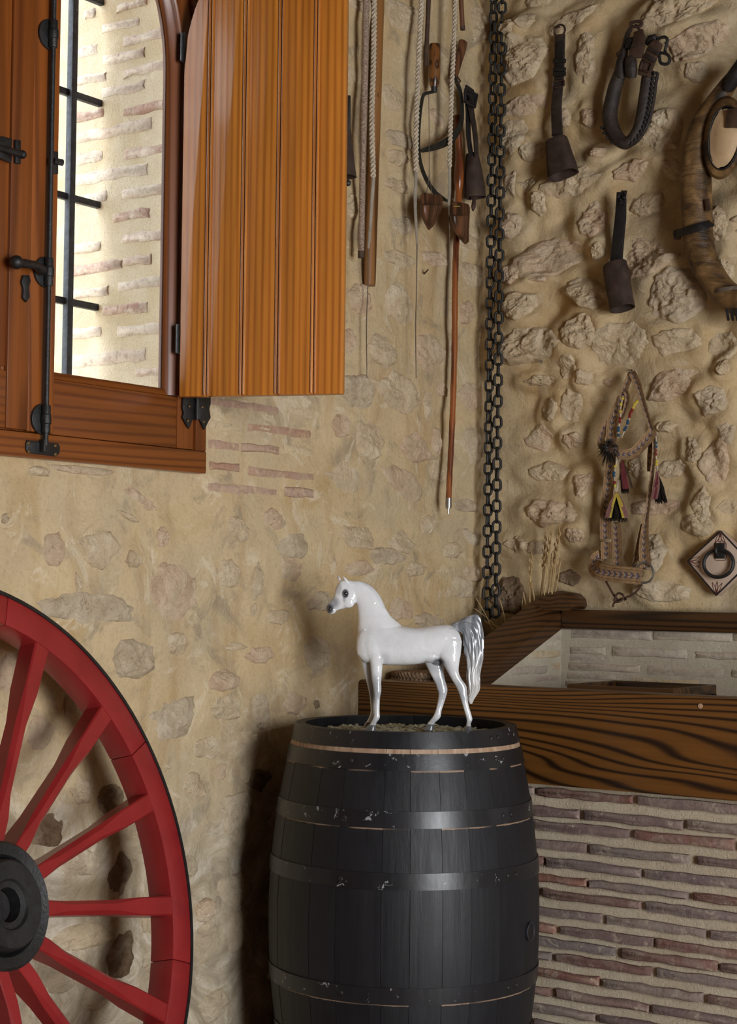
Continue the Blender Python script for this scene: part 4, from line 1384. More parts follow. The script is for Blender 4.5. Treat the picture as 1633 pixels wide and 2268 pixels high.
ba = thing('barrel', 'black painted wine barrel with iron hoops standing against the wall', 'barrel', BC)
caz = math.atan2(CAM.y - BC.y, CAM.x - BC.x)      # azimuth of the camera seen from the barrel
cuts = [-88, -65, -41.7, -28.3, -9, 2.5, 15.6, 27.9, 42.6, 59, 74, 88]
a = 88
while a < 360 - 88 - 20:
    a += 14.5
    cuts.append(a)
cuts.append(360 - 88)
NZ = 22
for k in range(len(cuts) - 1):
    g0 = random.choice([0.05, 0.06, 0.14]) if k != 1 else 0.16
    a0 = caz + math.radians(cuts[k] + g0); a1 = caz + math.radians(cuts[k + 1] - g0)
    na = 4
    rs = []
    dr = random.uniform(-0.0008, 0.0008)
    for j in range(NZ + 1):
        z = BH * j / NZ
        ro = br_(z) + dr; ri = ro - 0.024
        ring = [(BC.x + ro * math.cos(lerp(a0, a1, i / na)), BC.y + ro * math.sin(lerp(a0, a1, i / na)), z) for i in range(na + 1)]
        ring += [(BC.x + ri * math.cos(lerp(a0, a1, i / na)), BC.y + ri * math.sin(lerp(a0, a1, i / na)), z) for i in range(na, -1, -1)]
        rs.append(ring)
    MB().rings(rs).build('stave', 'barrel_paint', ba, smooth=40)
MB().lathe([(br_(z) - 0.005, z) for z in np.linspace(0.03, BH - 0.045, 20)] + [(br_(z) - 0.022, z) for z in np.linspace(BH - 0.045, 0.03, 20)] + [(br_(0.03) - 0.005, 0.03)], BC, (0, 0, 1), 72).build('inner_wood', 'bare_wood', ba)
MB().lathe([(0, 0.880), (br_(0.9) - 0.02, 0.880), (br_(0.9) - 0.02, 0.902), (0, 0.902)], BC, (0, 0, 1), 60).build('head', 'barrel_paint', ba)
for (z0, z1) in [(0.9165, 0.9575), (0.866, 0.905), (0.730, 0.770), (0.5855, 0.625), (0.313, 0.353), (0.168, 0.208), (0.033, 0.072), (0.0, 0.022)]:
    t = 0.0022
    tw = random.uniform(-0.3, 0.3)
    pr = []
    zs = np.linspace(z0, z1, 4)
    pr += [(br_(z) + 0.0004, z) for z in zs] + [(br_(z) + t + 0.0006, z) for z in zs[::-1]]
    pr.append(pr[0])
    hp = MB().lathe(pr, BC, (0, 0, 1), 96).build('hoop', 'hoop_paint', ba, smooth=40)
    zc = (z0 + z1) / 2
    for aa in (-26.5, 47, 52.5):
        a = caz + math.radians(aa + tw * 4)
        if z1 > 0.95 and aa < 0:
            continue
        n_ = Vector((math.cos(a), math.sin(a), 0)); rr = br_(zc) + t + 0.0004
        MB().lathe([(0.0068, 0.0), (0.0062, 0.0018), (0.0035, 0.0032), (0.0, 0.0036)], BC + n_ * rr + Vector((0, 0, zc)), n_, 14).build('rivet', 'iron_black', hp)
a = caz + math.radians(64); n_ = Vector((math.cos(a), math.sin(a), 0))
bh = MB()
c = BC + n_ * (br_(0.455) + 0.0006) + Vector((0, 0, 0.455))
bh.lathe([(0.0, -0.001), (0.0195, -0.001), (0.0205, 0.0), (0.0225, 0.0), (0.0235, -0.004), (0.0, -0.004)], c + n_ * 0.0032, n_, 28)
bo_ = bh.build('bung_hole_shade', 'leather_black', ba)  # no recess is cut: black disc painted in for the shade inside the hole
MB().torus(c + n_ * 0.0026, n_, 0.0225, 0.0018, 28, 8).build('bung_rim', 'iron_grille', bo_)

# gravel that fills the sunken barrel top
gv = MB()
ico = bmesh.new(); bmesh.ops.create_icosphere(ico, subdivisions=1, radius=1.0)
iv = [v.co.copy() for v in ico.verts]; ifs = [tuple(v.index for v in f.verts) for f in ico.faces]; ico.free()
for k in range(950):
    r_ = 0.258 * math.sqrt(random.random()); a = random.uniform(0, 2 * PI)
    s_ = random.uniform(0.004, 0.0095)
    sc_ = Vector((s_ * random.uniform(.8, 1.5), s_ * random.uniform(.8, 1.5), s_ * random.uniform(.5, .9)))
    rot = Matrix.Rotation(random.uniform(0, 6), 3, 'Z')
    c = BC + Vector((r_ * math.cos(a), r_ * math.sin(a), 0.9305 + random.uniform(-.003, .0025)))
    gv.add([c + rot @ Vector((p.x * sc_.x * random.uniform(.85, 1.1), p.y * sc_.y, p.z * sc_.z)) for p in iv], ifs)
gv.lathe([(0.0, 0.0), (0.262, 0.0), (0.262, 0.027), (0.0, 0.027)], BC + Vector((0, 0, 0.9025)), (0, 0, 1), 48)
go = gv.build('gravel', 'gravel', smooth=0); tag(go, 'fine greenish gravel filling the sunken barrel top', 'gravel', kind='stuff')

# ================================================================== red cart wheel leaning on the wall
wa, wb_, WR = 0.069, 0.226, 0.680
wn = Vector((math.cos(wa) * math.cos(wb_), math.sin(wa) * math.cos(wb_), math.sin(wb_)))
we1 = Vector((0, 0, 1)).cross(wn).normalized(); we2 = wn.cross(we1)
WC = Vector((0.326, -2.425, 0.6628))
WM = Matrix((we1, we2, wn)).transposed().to_4x4(); WM.translation = WC
wh = thing('cart_wheel', 'red painted wooden cart wheel with black iron tyre leaning on the wall', 'wheel', mat=WM)
# local: x right along the wall, y up, z towards the room; rim face at z = 0
PH0 = math.radians(59.7); NS = 16
RT = 0.066


def arcseg(r0, r1, z0, z1, a0, a1, n):
    rs = []
    for k in range(n + 1):
        a = lerp(a0, a1, k / n)
        rs.append([(r_ * math.cos(a), r_ * math.sin(a), z) for r_, z in ((r0, z0), (r1, z0), (r1, z1), (r0, z1))])
    return MB().rings(rs)


for k in range(8):      # felloes, two spokes each
    a0 = PH0 + math.radians(360 / 16) * (2 * k + 0.5) + 0.0008; a1 = a0 + 2 * PI / 8 - 0.0016
    arcseg(WR - 0.074, WR - 0.011, -RT, 0.0, a0, a1, 14).build('felloe', 'paint_red', wh, world=False, bevel=0.0025)
rs = []
for k in range(112):
    a = 2 * PI * k / 112
    rs.append([(r_ * math.cos(a), r_ * math.sin(a), z) for r_, z in ((WR - 0.0115, -RT - 0.002), (WR, -RT - 0.001), (WR, -0.004), (WR - 0.003, 0.001), (WR - 0.0115, 0.002))])
MB().rings(rs, closed=True).build('tyre', 'iron_black', wh, world=False, smooth=40)
spoke0 = None
for k in range(NS):
    a = PH0 - k * 2 * PI / NS
    if spoke0 is None:
        mb = MB(); rs = []
        for r_, wd, th, zc in ((0.095, 0.030, 0.060, -0.020), (0.20, 0.032, 0.058, -0.022), (0.26, 0.030, 0.052, -0.024), (0.42, 0.032, 0.046, -0.026), (0.50, 0.040, 0.050, -0.027), (WR - 0.073, 0.044, 0.052, -0.028)):
            ch = min(wd, th) * (0.28 if 0.22 < r_ < 0.48 else 0.08)
            x, y = wd / 2, th / 2
            rs.append([(r_, u_, zc + v_) for u_, v_ in ((-x + ch, -y), (x - ch, -y), (x, -y + ch), (x, y - ch), (x - ch, y), (-x + ch, y), (-x, y - ch), (-x, -y + ch))])
        spoke0 = mb.rings(rs).build('spoke', 'paint_red', wh, world=False, smooth=30)
        spoke0.rotation_euler = (0, 0, a)
    else:
        s_ = copy_part(spoke0, wh); s_.rotation_euler = (0, 0, a)
# nave, turned, with iron bands and box
MB().lathe([(0.04, -0.25), (0.075, -0.25), (0.085, -0.20), (0.10, -0.12), (0.115, -0.07), (0.118, -0.02), (0.112, 0.015), (0.098, 0.045), (0.098, 0.05), (0.03, 0.05)], (0, 0, 0), (0, 0, 1), 40).build('nave', 'paint_red', wh, world=False, smooth=40)
MB().lathe([(0.098, 0.012), (0.106, 0.012), (0.104, 0.060), (0.122, 0.064), (0.126, 0.070), (0.120, 0.076), (0.100, 0.070), (0.093, 0.058), (0.093, 0.012), (0.098, 0.012)], (0, 0, 0), (0, 0, 1), 44).build('nave_flange', 'iron_black', wh, world=False, smooth=40)
MB().lathe([(0.030, 0.04), (0.094, 0.04), (0.092, 0.064), (0.088, 0.086), (0.084, 0.090), (0.050, 0.088), (0.046, 0.082), (0.034, 0.080), (0.032, 0.04)], (0, 0, 0), (0, 0, 1), 44).build('nave_cap', 'iron_black', wh, world=False, smooth=40)
MB().lathe([(0.118, -0.012), (0.124, -0.012), (0.122, 0.006), (0.116, 0.006), (0.118, -0.012)], (0, 0, 0), (0, 0, 1), 44).build('nave_band', 'iron_black', wh, world=False, smooth=40)
MB().lathe([(0.0, 0.0), (0.031, 0.0), (0.031, 0.004), (0.0, 0.004)], (0, 0, 0.0505), (0, 0, 1), 24).build('axle_hole_shade', 'leather_black', wh, world=False)  # black disc over the closed nave end, standing in for the bore's shade

# ================================================================== things hung on the window wall

def R(px, py, d=0.0):      # hung things clear the stones of the harness wall
    return onY(px, py, -(d + 0.016 if d >= 0.04 else d))


NX = Vector((1, 0, 0)); NY = Vector((0, -1, 0)); ZU = Vector((0, 0, 1))
KL, KR = 1 / 742.0, 1 / 690.0       # metres per picture pixel near each wall


def pathL(pts, n, d):
    return spline([L(x, y, d if not callable(d) else d(k)) for k, (x, y) in enumerate(pts)], n)


def pathR(pts, n, d):
    return spline([R(x, y, d if not callable(d) else d(k)) for k, (x, y) in enumerate(pts)], n)


def braid(path, width, rad, pitch, normal, name, mat, parent):
    """three strands plaited along a path"""
    P = [V3(p) for p in path]
    ln = [0]
    for a, b_ in zip(P[:-1], P[1:]):
        ln.append(ln[-1] + (b_ - a).length)
    tot = ln[-1]; n = int(tot / pitch * 9) + 2
    out = MB()
    nn = V3(normal)
    for s_ in range(3):
        pa = []
        for i in range(n):
            l_ = tot * i / (n - 1)
            k = min(max(int(np.searchsorted(ln, l_)) - 1, 0), len(P) - 2)
            u_ = (l_ - ln[k]) / max(1e-9, ln[k + 1] - ln[k])
            c = P[k].lerp(P[k + 1], u_); t = (P[k + 1] - P[k]).normalized()
            sd = t.cross(nn).normalized()
            ph = 2 * PI * l_ / pitch + s_ * 2 * PI / 3
            pa.append(c + sd * (width * math.sin(ph)) + nn * (rad * 0.9 * math.sin(2 * ph)))
        out.tube(pa, rad, 6)
    return out.build(name, mat, parent)


def bell(o, p0, p1, hw, dep, n, mat, mouth=True, ex=2.6):
    """sheet-iron bell: axis p0 (crown) to p1 (mouth), hw list of half widths in metres"""
    ax = (p1 - p0); H_ = ax.length; ax.normalize()
    n = (n - ax * n.dot(ax)).normalized(); e = ax.cross(n)
    ns = 32
    hs = arr(hw, 12)
    rs = []

    def ring(c, a, b_):
        r_ = []
        for k in range(ns):
            th = 2 * PI * k / ns
            f = (abs(math.cos(th)) ** ex + abs(math.sin(th)) ** ex) ** (-1 / ex)
            r_.append(c + e * (a * f * math.cos(th)) + n * (b_ * f * math.sin(th)))
        return r_
    rs.append(ring(p0, hs[0] * 0.5, dep * 0.35))
    rs.append(ring(p0 + ax * 0.002, hs[0] * 0.85, dep * 0.6))
    for k in range(12):
        t = (k + 0.6) / 11.6
        rs.append(ring(p0 + ax * (H_ * min(t, 1)), hs[k], dep * (0.66 + 0.34 * t)))
    rs.append(ring(p1, hs[-1] * 1.03, dep * 1.03))
    rs.append(ring(p1 - ax * 0.001, hs[-1] * 0.93, dep * 0.92))
    for t in (0.8, 0.4, 0.12):
        rs.append(ring(p0 + ax * (H_ * t), hs[int(t * 11)] * 0.9, dep * 0.85 * (0.66 + 0.34 * t)))
    b_ = MB().rings(rs).build('bell_body', mat, o, smooth=45)
    return b_


# a bell half hidden by the shutter
o = thing('cowbell', 'dark iron cowbell peeping out behind the edge of the open shutter', 'bell', L(757, 400, 0.05), group='old livestock bells on the walls')
bell(o, L(756, 248, 0.062), L(760, 392, 0.066), [x * KL for x in (11, 17, 20, 24, 29)], 0.034, NX, 'bell_iron')
MB().strap(pathL([(756, 120), (757, 190), (756, 255)], 8, 0.05), 0.022, 0.004, NX).build('hanging_strap', 'leather_black', o)
MB().torus(L(755, 250, 0.06), NX, 0.012, 0.003, 18, 6).build('loop', 'iron_rust', o)

# whip with a wound shaft
o = thing('whip_stock', 'long thin whip stock wound with silvery brown thread beside the shutter', 'whip', L(800, 570, 0.05))
pa = pathL([(812, -60), (809, 150), (804, 360), (800, 568)], 40, 0.055)
MB().tube(pa, arr([0.0100, 0.0095, 0.009], 40), 14).build('shaft', 'whip_wrapped', o)
MB().lathe([(0.0, 0), (0.0098, 0), (0.0098, 0.02), (0.0, 0.021)], pa[-1] - Vector((0, 0, .004)), (0, 0, 1), 16).build('end_cap', 'leather_brown', o)

# wooden pole
o = thing('wooden_pole', 'thick brown wooden pole hanging upright behind the first plaited lash', 'pole', L(819, 632, 0.02))
p0 = L(819, 632, 0.030); p1 = L(840, 0, 0.030); p2 = p1 + (p1 - p0) * 0.25
MB().tube([p0, p0 + (p1 - p0) * .02, p1, p2], [0.0195, 0.0202, 0.0185, 0.0185], 18, flat=0.8, normal=NX).build('shaft', 'wood_pole', o)
MB().ball(L(841, 211, 0.047), (0.003, 0.0065, 0.0065), 10, 8).build('peg', 'wood_pole', o)


def lash(label, braid_pts, strip_pts, string_pts, d, w_=0.0052, r_=0.0042):
    o = thing('plaited_lash', label, 'whip', L(*string_pts[-1], d), group='plaited whip lashes hanging on the window wall')
    braid(pathL(braid_pts, 40, d), w_, r_, 0.040, NX, 'plait', 'rope_cream', o)
    pa = pathL(strip_pts, 14, d)
    MB().strap(pa, arr([0.013, 0.014, 0.010, 0.007], 14), 0.003, NX).build('leather_strip', 'leather_strip', o)
    pa = pathL(string_pts, 30, d - 0.01)
    MB().tube(pa, arr([0.0022, 0.0014, 0.0020, 0.0012], 30), 6).build('string', 'string_grey', o)
    return o


lash('cream plaited whip lash hanging in front of the wooden pole', [(830, -60), (828, 120), (824, 260), (827, 392)], [(828, 390), (825, 430), (819, 520), (816, 550)], [(816, 548), (815, 640), (812, 720), (813, 838)], 0.062)
lash('cream plaited whip lash left of the wooden-handled sickle', [(938, -60), (930, 80), (925, 200), (922, 300), (922, 382)], [(922, 380), (920, 440), (922, 500), (924, 540)], [(924, 538), (923, 640), (921, 720), (922, 838)], 0.075)
lash('cream plaited whip lash hanging in front of the dark sickle', [(1011, -60), (1006, 90), (1001, 200), (997, 330), (996, 372)], [(996, 370), (996, 410), (995, 440), (994, 455)], [(994, 455), (996, 520), (994, 600), (990, 700)], 0.092, 0.0048, 0.0038)

for (pts, r_, mt, lb) in [([(952, -60), (948, 40), (943, 144)], [0.0078, 0.0068], 'leather_brown', 'dark brown whip butt hanging above the wooden sickle handle'),
                          ([(1019, -60), (1022, 10), (1025, 64)], [0.0078, 0.0078], 'wood_cup', 'reddish brown whip butt hanging above the dark sickle')]:
    o = thing('whip_butt', lb, 'whip', L(*pts[-1], 0.05))
    pa = pathL(pts, 14, 0.05)
    MB().tube(pa, arr(r_, 14), 12).build('shaft', mt, o)
    MB().lathe([(0.0, 0), (r_[-1] * 1.08, 0), (r_[-1] * 1.08, 0.012), (0.0, 0.013)], pa[-1] - Vector((0, 0, .003)), (0, 0, 1), 14).build('end_cap', 'leather_brown', o)

# sickle with a turned wooden handle
o = thing('sickle', 'narrow curved iron sickle with a turned orange-brown wooden handle', 'sickle', L(962, 205, 0.06))
hb = L(962, 193, 0.060); ht = L(963, 97, 0.060)
hl = (ht - hb).length
MB().lathe([(0.0, -0.002), (0.0115, 0.0), (0.0150, 0.012), (0.0178, 0.030), (0.0182, hl * 0.6), (0.0180, hl - 0.008), (0.0165, hl - 0.002), (0.0, hl)], hb, ht - hb, 22).build('handle', 'wood_handle', o, smooth=50)
MB().lathe([(0.0, -0.016), (0.0085, -0.016), (0.0100, 0.0), (0.0112, 0.004), (0.0, 0.004)], hb, ht - hb, 18).build('ferrule', 'iron_black', o)
pts = [(960, 203), (948, 206), (939, 210), (934, 228), (929, 270), (927, 320), (932, 362), (944, 396), (962, 424), (982, 440), (996, 447)]
pa = pathL(pts, 46, 0.060)
MB().strap(pa, arr([0.010, 0.010, 0.010, 0.012, 0.013, 0.014, 0.015, 0.016, 0.016, 0.012, 0.003], 46), 0.004, NX).build('blade', 'iron_blade', o)

# broad dark sickle
o = thing('sickle', 'broad dark iron sickle with a short flared wooden handle', 'sickle', L(1012, 170, 0.05))
a_, b2 = L(1008, 172, 0.05), L(1026, 94, 0.05)
MB().tube([a_, a_.lerp(b2, .4), a_.lerp(b2, .8), b2], [0.009, 0.0125, 0.0165, 0.0170], 16, flat=0.8, normal=NX).build('handle', 'wood_cup', o)
pts = [(1004, 168), (1012, 182), (1020, 205), (1024, 240), (1022, 270), (1010, 297), (990, 314), (965, 325), (938, 333), (928, 335)]
pa = pathL(pts, 44, lambda k: 0.064 + 0.0015 * k)
MB().strap(pa, arr([0.016, 0.020, 0.026, 0.030, 0.031, 0.030, 0.026, 0.021, 0.013, 0.003], 44), 0.0035, NX + Vector((0, .25, -.1))).build('blade', 'iron_blade', o)
MB().tube([L(1012, 168, 0.055), L(1020, 180, 0.07), L(1014, 186, 0.075), L(1006, 178, 0.06)], 0.003, 6).build('tie', 'cord_brown', o)

# bell on a buckled black strap
o = thing('cowbell', 'long brown bell with clapper on a buckled strap beside the chains', 'bell', L(1052, 440, 0.05), group='old livestock bells on the walls')
bell(o, L(1046, 338, 0.060), L(1053, 438, 0.066), [x * KL for x in (10, 18, 23, 25, 26, 26)], 0.033, NX, 'bell_iron', ex=2.2)
MB().strap(pathL([(1034, 210), (1037, 250), (1038, 300), (1044, 345)], 12, 0.070), [0.024] * 12, 0.004, NX).build('strap', 'leather_black', o)
MB().strap(pathL([(1040, 222), (1047, 260), (1053, 300), (1056, 348)], 12, 0.080), arr([0.030, 0.026, 0.022], 12), 0.004, NX).build('strap', 'leather_dark', o)
bk = MB()
for (x0, y0, x1, y1) in ((1031, 197, 1057, 210), (1057, 210, 1052, 238), (1052, 238, 1030, 226), (1030, 226, 1031, 197)):
    bk.tube([L(x0, y0, 0.088), L(x1, y1, 0.088)], 0.0042, 8)
bk.build('buckle', 'leather_black', o)
MB().strap([L(1030, 198, 0.075), L(1044, 206, 0.085), L(1050, 232, 0.083)], 0.034, 0.006, NX).build('buckle_tab', 'leather_black', o)
MB().tube([L(1053, 420, 0.064), L(1050, 448, 0.066), L(1049, 458, 0.068), L(1048, 467, 0.068)], [0.003, 0.0065, 0.0075, 0.003], 10).build('clapper', 'iron_rust', o)


# wooden reaper's finger guards
def guard(label, x0, x1, ytop, ypock, ytip, xtip, d, hang):
    o = thing('finger_guard', label, 'guard', L((x0 + x1) / 2, ytip, d), group='wooden reaping finger guards')
    poly = [(x0, ypock), (x0 + 1, ytop + 6), (x0 + 6, ytop), (lerp(x0, x1, .55), ytop + 3), (x1 - 4, ytop + 6), (x1, ytop + 14), (x1 - 1, ypock + 6)]
    ym = lerp(ypock, ytip, .55)
    poly += [(lerp(x1, xtip, .35), ym), (xtip + 5, ytip - 4), (xtip, ytip), (lerp(x0, xtip, .5), lerp(ypock, ytip, .72)), (x0 + 2, lerp(ypock, ytip, .4))]
    MB().prism([L(x, y, d) for x, y in poly], (0.007, 0, 0)).build('back_plate', 'wood_cup', o, bevel=0.002)
    # hollowed pocket
    rs = []; n = 9
    for k in range(n):
        t = k / (n - 1)
        y = lerp(ypock, ytip - 2, t)
        xl = lerp(x0, xtip - 2, t ** 2.0); xr = lerp(x1 - 1, xtip + 3, t ** 1.5)
        dep = 0.034 * math.sqrt(max(0.02, 1 - t ** 2))
        ring = []
        for j in range(13):
            a = PI * j / 12
            ring.append(L(lerp(xl, xr, 0.5 - 0.5 * math.cos(a)), y + (3 if 0 < j < 12 else 0), d + 0.005 + dep * math.sin(a)))
        rs.append(ring)
    inner = []
    for k in range(4):
        t = k / 6
        y = lerp(ypock, ytip - 2, t)
        xl = lerp(x0, xtip, t ** 2.0) + 3; xr = lerp(x1 - 1, xtip, t ** 1.5) - 3
        dep = 0.028 * math.sqrt(max(0.02, 1 - t ** 2))
        inner.append([L(lerp(xl, xr, 0.5 - 0.5 * math.cos(PI * j / 12)), y + 1, d + 0.005 + dep * math.sin(PI * j / 12)) for j in range(13)])
    mb = MB()
    allr = inner[::-1] + rs
    o_ = len(mb.v)
    for r_ in allr:
        mb.v += [V3(p) for p in r_]
    for k in range(len(allr) - 1):
        for j in range(12):
            a = o_ + k * 13 + j
            mb.f.append((a, a + 1, a + 14, a + 13))
    mb.build('pocket', 'wood_cup', o, smooth=60)
    for pts in hang:
        MB().tube([L(x, y, d + 0.010) for x, y in pts], 0.0011, 5).build('string', 'string_grey', o)


guard('squat brown wooden finger guard hanging on a long string', 930, 978, 427, 452, 508, 950, 0.080, [[(950, 207), (951, 300), (951, 385)], [(951, 385), (945, 432)], [(951, 385), (958, 434)]])
guard('long pointed brown wooden finger guard in front of the cane', 997, 1038, 446, 476, 540, 1031, 0.078, [[(1002, 440), (1010, 450)]])
MB().tube([L(1006, 457, 0.088), L(1019, 457, 0.088)], 0.0015, 6).build('cane_pin', 'cloth_yellow', bpy.data.objects['finger_guard.001'])

# walking cane
o = thing('walking_cane', 'long polished reddish cane with a steel tip hanging beside the chains', 'cane', L(992, 1136, 0.04))
pts = [(1012, 255), (1017, 330), (1017, 390), (1016, 440), (1011, 540), (1008, 640), (1007, 760), (1004, 880), (1000, 980), (996, 1060), (994, 1106)]
pa = pathL(pts, 70, lambda k: 0.036 if k < 4 else 0.034 + 0.003 * k)
MB().tube(pa, [0.0105 + (0.0055 * math.exp(-((i / 69 - 0.20) / 0.06) ** 2)) + 0.0007 * math.sin(i * 1.9) * math.sin(i * .7) - 0.0016 * i / 69 for i in range(70)], 16).build('shaft', 'wood_cane', o, smooth=60)
ed_ = pa[-1]
MB().lathe([(0.0, -0.028), (0.0088, -0.028), (0.0098, -0.02), (0.0098, 0.004), (0.0, 0.004)], ed_, (0, 0, 1), 16).build('ferrule', 'steel_dull', o)
MB().lathe([(0.0, -0.045), (0.0028, -0.045), (0.0035, -0.028), (0.0, -0.028)], ed_, (0, 0, 1), 10).build('tip', 'steel_dull', o)
o = thing('nail', 'bent iron nail in the window wall between string and cane', 'nail', L(945, 602, 0.0))
MB().tube([L(940, 606, 0.0), L(943, 603, 0.02), L(949, 597, 0.03)], 0.0025, 6).build('shank', 'iron_rust', o)

# ================================================================== chains
lk = []
hl_, hw_ = 0.0140, 0.0118
for k in range(32):
    a = 2 * PI * k / 32
    lk.append(((hw_) * math.cos(a), 0, hl_ * math.sin(a) * 0.82 + (0.0068 if math.sin(a) > 0 else -0.0068)))
lmesh = MB().tube(lk, 0.0046, 8, True, normal=(0, 1, 0))


def chain(label, ptop, pbot, twist, end_curl):
    top = R(*ptop, 0.062); bot = R(*pbot, 0.066)
    dv = top - bot
    n = int(dv.length / 0.0333)
    o = thing('iron_chain', label, 'chain', bot, group='black iron chains hanging in the corner')
    first = None
    for k in range(n):
        p = bot + dv * ((k + 0.5) / n) - bot
        ang = math.radians(35 + twist * math.sin(k * .09 + twist)) + (PI / 2 if k % 2 else 0) + random.uniform(-.12, .12)
        if first is None:
            first = lmesh.build('link', 'iron_chain', o, world=False, smooth=60); c = first
        else:
            c = copy_part(first, o)
        c.location = p
        c.rotation_euler = (random.uniform(-.05, .05), random.uniform(-.05, .05), ang)


chain('left strand of the black iron chains hanging in the corner', (1094, -40), (1078, 1372), 28, False)
chain('right strand of the black iron chains hanging in the corner', (1113, -40), (1098, 1366), 6, True)

# ================================================================== things hung on the harness wall
SKR = 1 / 600.0


def rectring(c, ex_, ey_, w_, h_, r_, nm, mat, par):
    c = V3(c)
    pts = [c + ex_ * (w_ * sx_) + ey_ * (h_ * sy_) for sx_, sy_ in ((-1, -1), (-1, 1), (1, 1), (1, -1))]
    pa = []
    for k in range(4):
        a, b_ = pts[k], pts[(k + 1) % 4]
        for t in (0.12, 0.5, 0.88):
            pa.append(a.lerp(b_, t))
    return MB().tube(pa, r_, 7, True).build(nm, mat, par)


o = thing('cowbell', 'squat rust-brown bell on a long buckled strap left of the horse collar', 'bell', R(1240, 395, 0.05), group='old livestock bells on the walls')
bell(o, R(1232, 306, 0.070), R(1248, 388, 0.078), [x * KR for x in (24, 27, 29, 32, 33)], 0.034, NY, 'bell_iron', ex=3.2)
MB().strap(pathR([(1241, 76), (1240, 120), (1238, 180), (1233, 235), (1235, 300)], 20, 0.058), arr([0.036, 0.036, 0.034, 0.036, 0.038], 20), 0.006, NY).build('strap', 'leather_dark', o, bevel=0.001)
MB().strap(pathR([(1241, 92), (1240, 130), (1239, 170)], 10, 0.065), 0.018, 0.005, NY).build('strap_end', 'leather_black', o)
for y in (135, 154, 164):
    MB().strap([R(1226, y, 0.068), R(1253, y, 0.068)], 0.013, 0.008, NY).build('keeper', 'leather_black', o, bevel=0.001)
MB().torus(R(1240, 68, 0.06), NY, 0.019, 0.0036, 24, 7).build('ring', 'iron_rust', o)
rectring(R(1237, 186, 0.068), Vector((1, 0, 0)), ZU, 0.021, 0.010, 0.0028, 'buckle', 'iron_rust', o)
MB().tube([R(1240, 60, 0.02), R(1240, 60, 0.075)], 0.003, 6).build('nail', 'iron_rust', o)

o = thing('cowbell', 'tall brown bell on a black strap below the horse collar', 'bell', R(1378, 693, 0.05), group='old livestock bells on the walls')
bell(o, R(1361, 580, 0.075), R(1379, 684, 0.085), [x * KR for x in (27, 29, 28, 27, 27)], 0.034, NY, 'bell_iron', ex=2.2)
MB().strap(pathR([(1377, 425), (1375, 480), (1370, 530), (1365, 585)], 18, 0.065), arr([0.030, 0.036, 0.038, 0.040], 18), 0.010, NY).build('strap', 'leather_black', o, bevel=0.002)
mb = MB()
for k in range(26):
    p = R(1377 + random.uniform(-9, 9), 424 + random.uniform(0, 28), 0.07 + random.uniform(-.004, .01))
    mb.ball(p, random.uniform(.003, .007), 6, 4)
q_ = mb.build('frayed_end', 'leather_black', o); q_['kind'] = 'stuff'


# black horse collar
def C5(x, y, d):
    return R(1310 + x / 7.09, 30 + y / 7.09, d)


o = thing('horse_collar', 'small black padded horse collar with laced edge, buckle and rings', 'horse collar', C5(530, 2150, 0.05))
pts = [(470, 880), (430, 1000), (370, 1180), (325, 1380), (290, 1580), (325, 1790), (420, 1960), (540, 2035), (650, 1960), (745, 1800), (800, 1600), (835, 1400), (865, 1200), (885, 1040), (905, 900)]
pa = spline([C5(x, y, 0.072) for x, y in pts], 80)
MB().tube(pa, arr([0.018, 0.021, 0.0225, 0.023, 0.024, 0.024, 0.022, 0.019, 0.0175, 0.0185, 0.0195, 0.020, 0.020, 0.020, 0.018], 80), 18).build('padded_roll', 'leather_dark', o)
lace = [(1035, 930), (1020, 1010), (1005, 1090), (995, 1170), (985, 1245), (975, 1320), (965, 1395), (950, 1470), (935, 1545), (915, 1620), (890, 1695), (865, 1765), (830, 1835), (790, 1905), (740, 1970), (680, 2030), (610, 2075), (535, 2110), (450, 2090), (370, 2045), (300, 1975), (250, 1900), (215, 1820)]
for k, (x, y) in enumerate(lace):
    a = C5(x, y, 0.064); b_ = C5(x - 55, y + (35 if k < 16 else -35), 0.086)
    MB().tube([a, a.lerp(b_, .5) + Vector((0, -.010, 0)), b_], [0.0042, 0.0052, 0.003], 7).build('lace', 'leather_black', o)
mb = MB()
mb.tube(spline([C5(x + 12, y, 0.066) for x, y in lace], 60), 0.0055, 8)
mb.build('welt', 'leather_dark', o)
# top assembly
MB().tube([C5(640, 1010, .09), C5(630, 900, .098), C5(620, 760, .10), C5(620, 690, .095)], [0.014, 0.0195, 0.0195, 0.015], 14, flat=.8, normal=NY).build('top_pad', 'leather_dark', o)
MB().tube([C5(470, 1010, .075), C5(470, 900, .082), C5(480, 780, .085), C5(510, 600, .08), C5(540, 480, .075)], [0.017, 0.021, 0.019, 0.013, 0.009], 14).build('side_pad', 'leather_dark', o)
MB().strap([C5(700, 700, .098), C5(710, 600, .10), C5(740, 500, .10), C5(755, 400, .09), C5(750, 280, .08)], [0.044, 0.044, 0.040, 0.036, 0.030], 0.014, NY).build('top_strap', 'leather_brown', o, bevel=0.002)
MB().strap([C5(620, 560, .086), C5(640, 470, .084), C5(650, 390, .08)], 0.034, 0.02, NY).build('leather_block', 'leather_black', o, bevel=0.002)
MB().strap(spline([C5(x, y, .082) for x, y in [(500, 640), (540, 450), (570, 330), (625, 220)]], 12), arr([0.018, 0.016, 0.012], 12), 0.007, NY).build('left_strap', 'leather_dark', o)
MB().tube(cspline([C5(x, y, .085) for x, y in [(625, 150), (690, 130), (760, 125), (800, 160), (760, 200), (700, 205), (640, 200)]], 28), 0.0048, 8, True).build('top_ring', 'iron_rust', o)
MB().tube(spline([C5(x, y, .082) for x, y in [(700, 170), (730, 220), (770, 265)]], 8), 0.004, 8).build('hook', 'iron_rust', o)
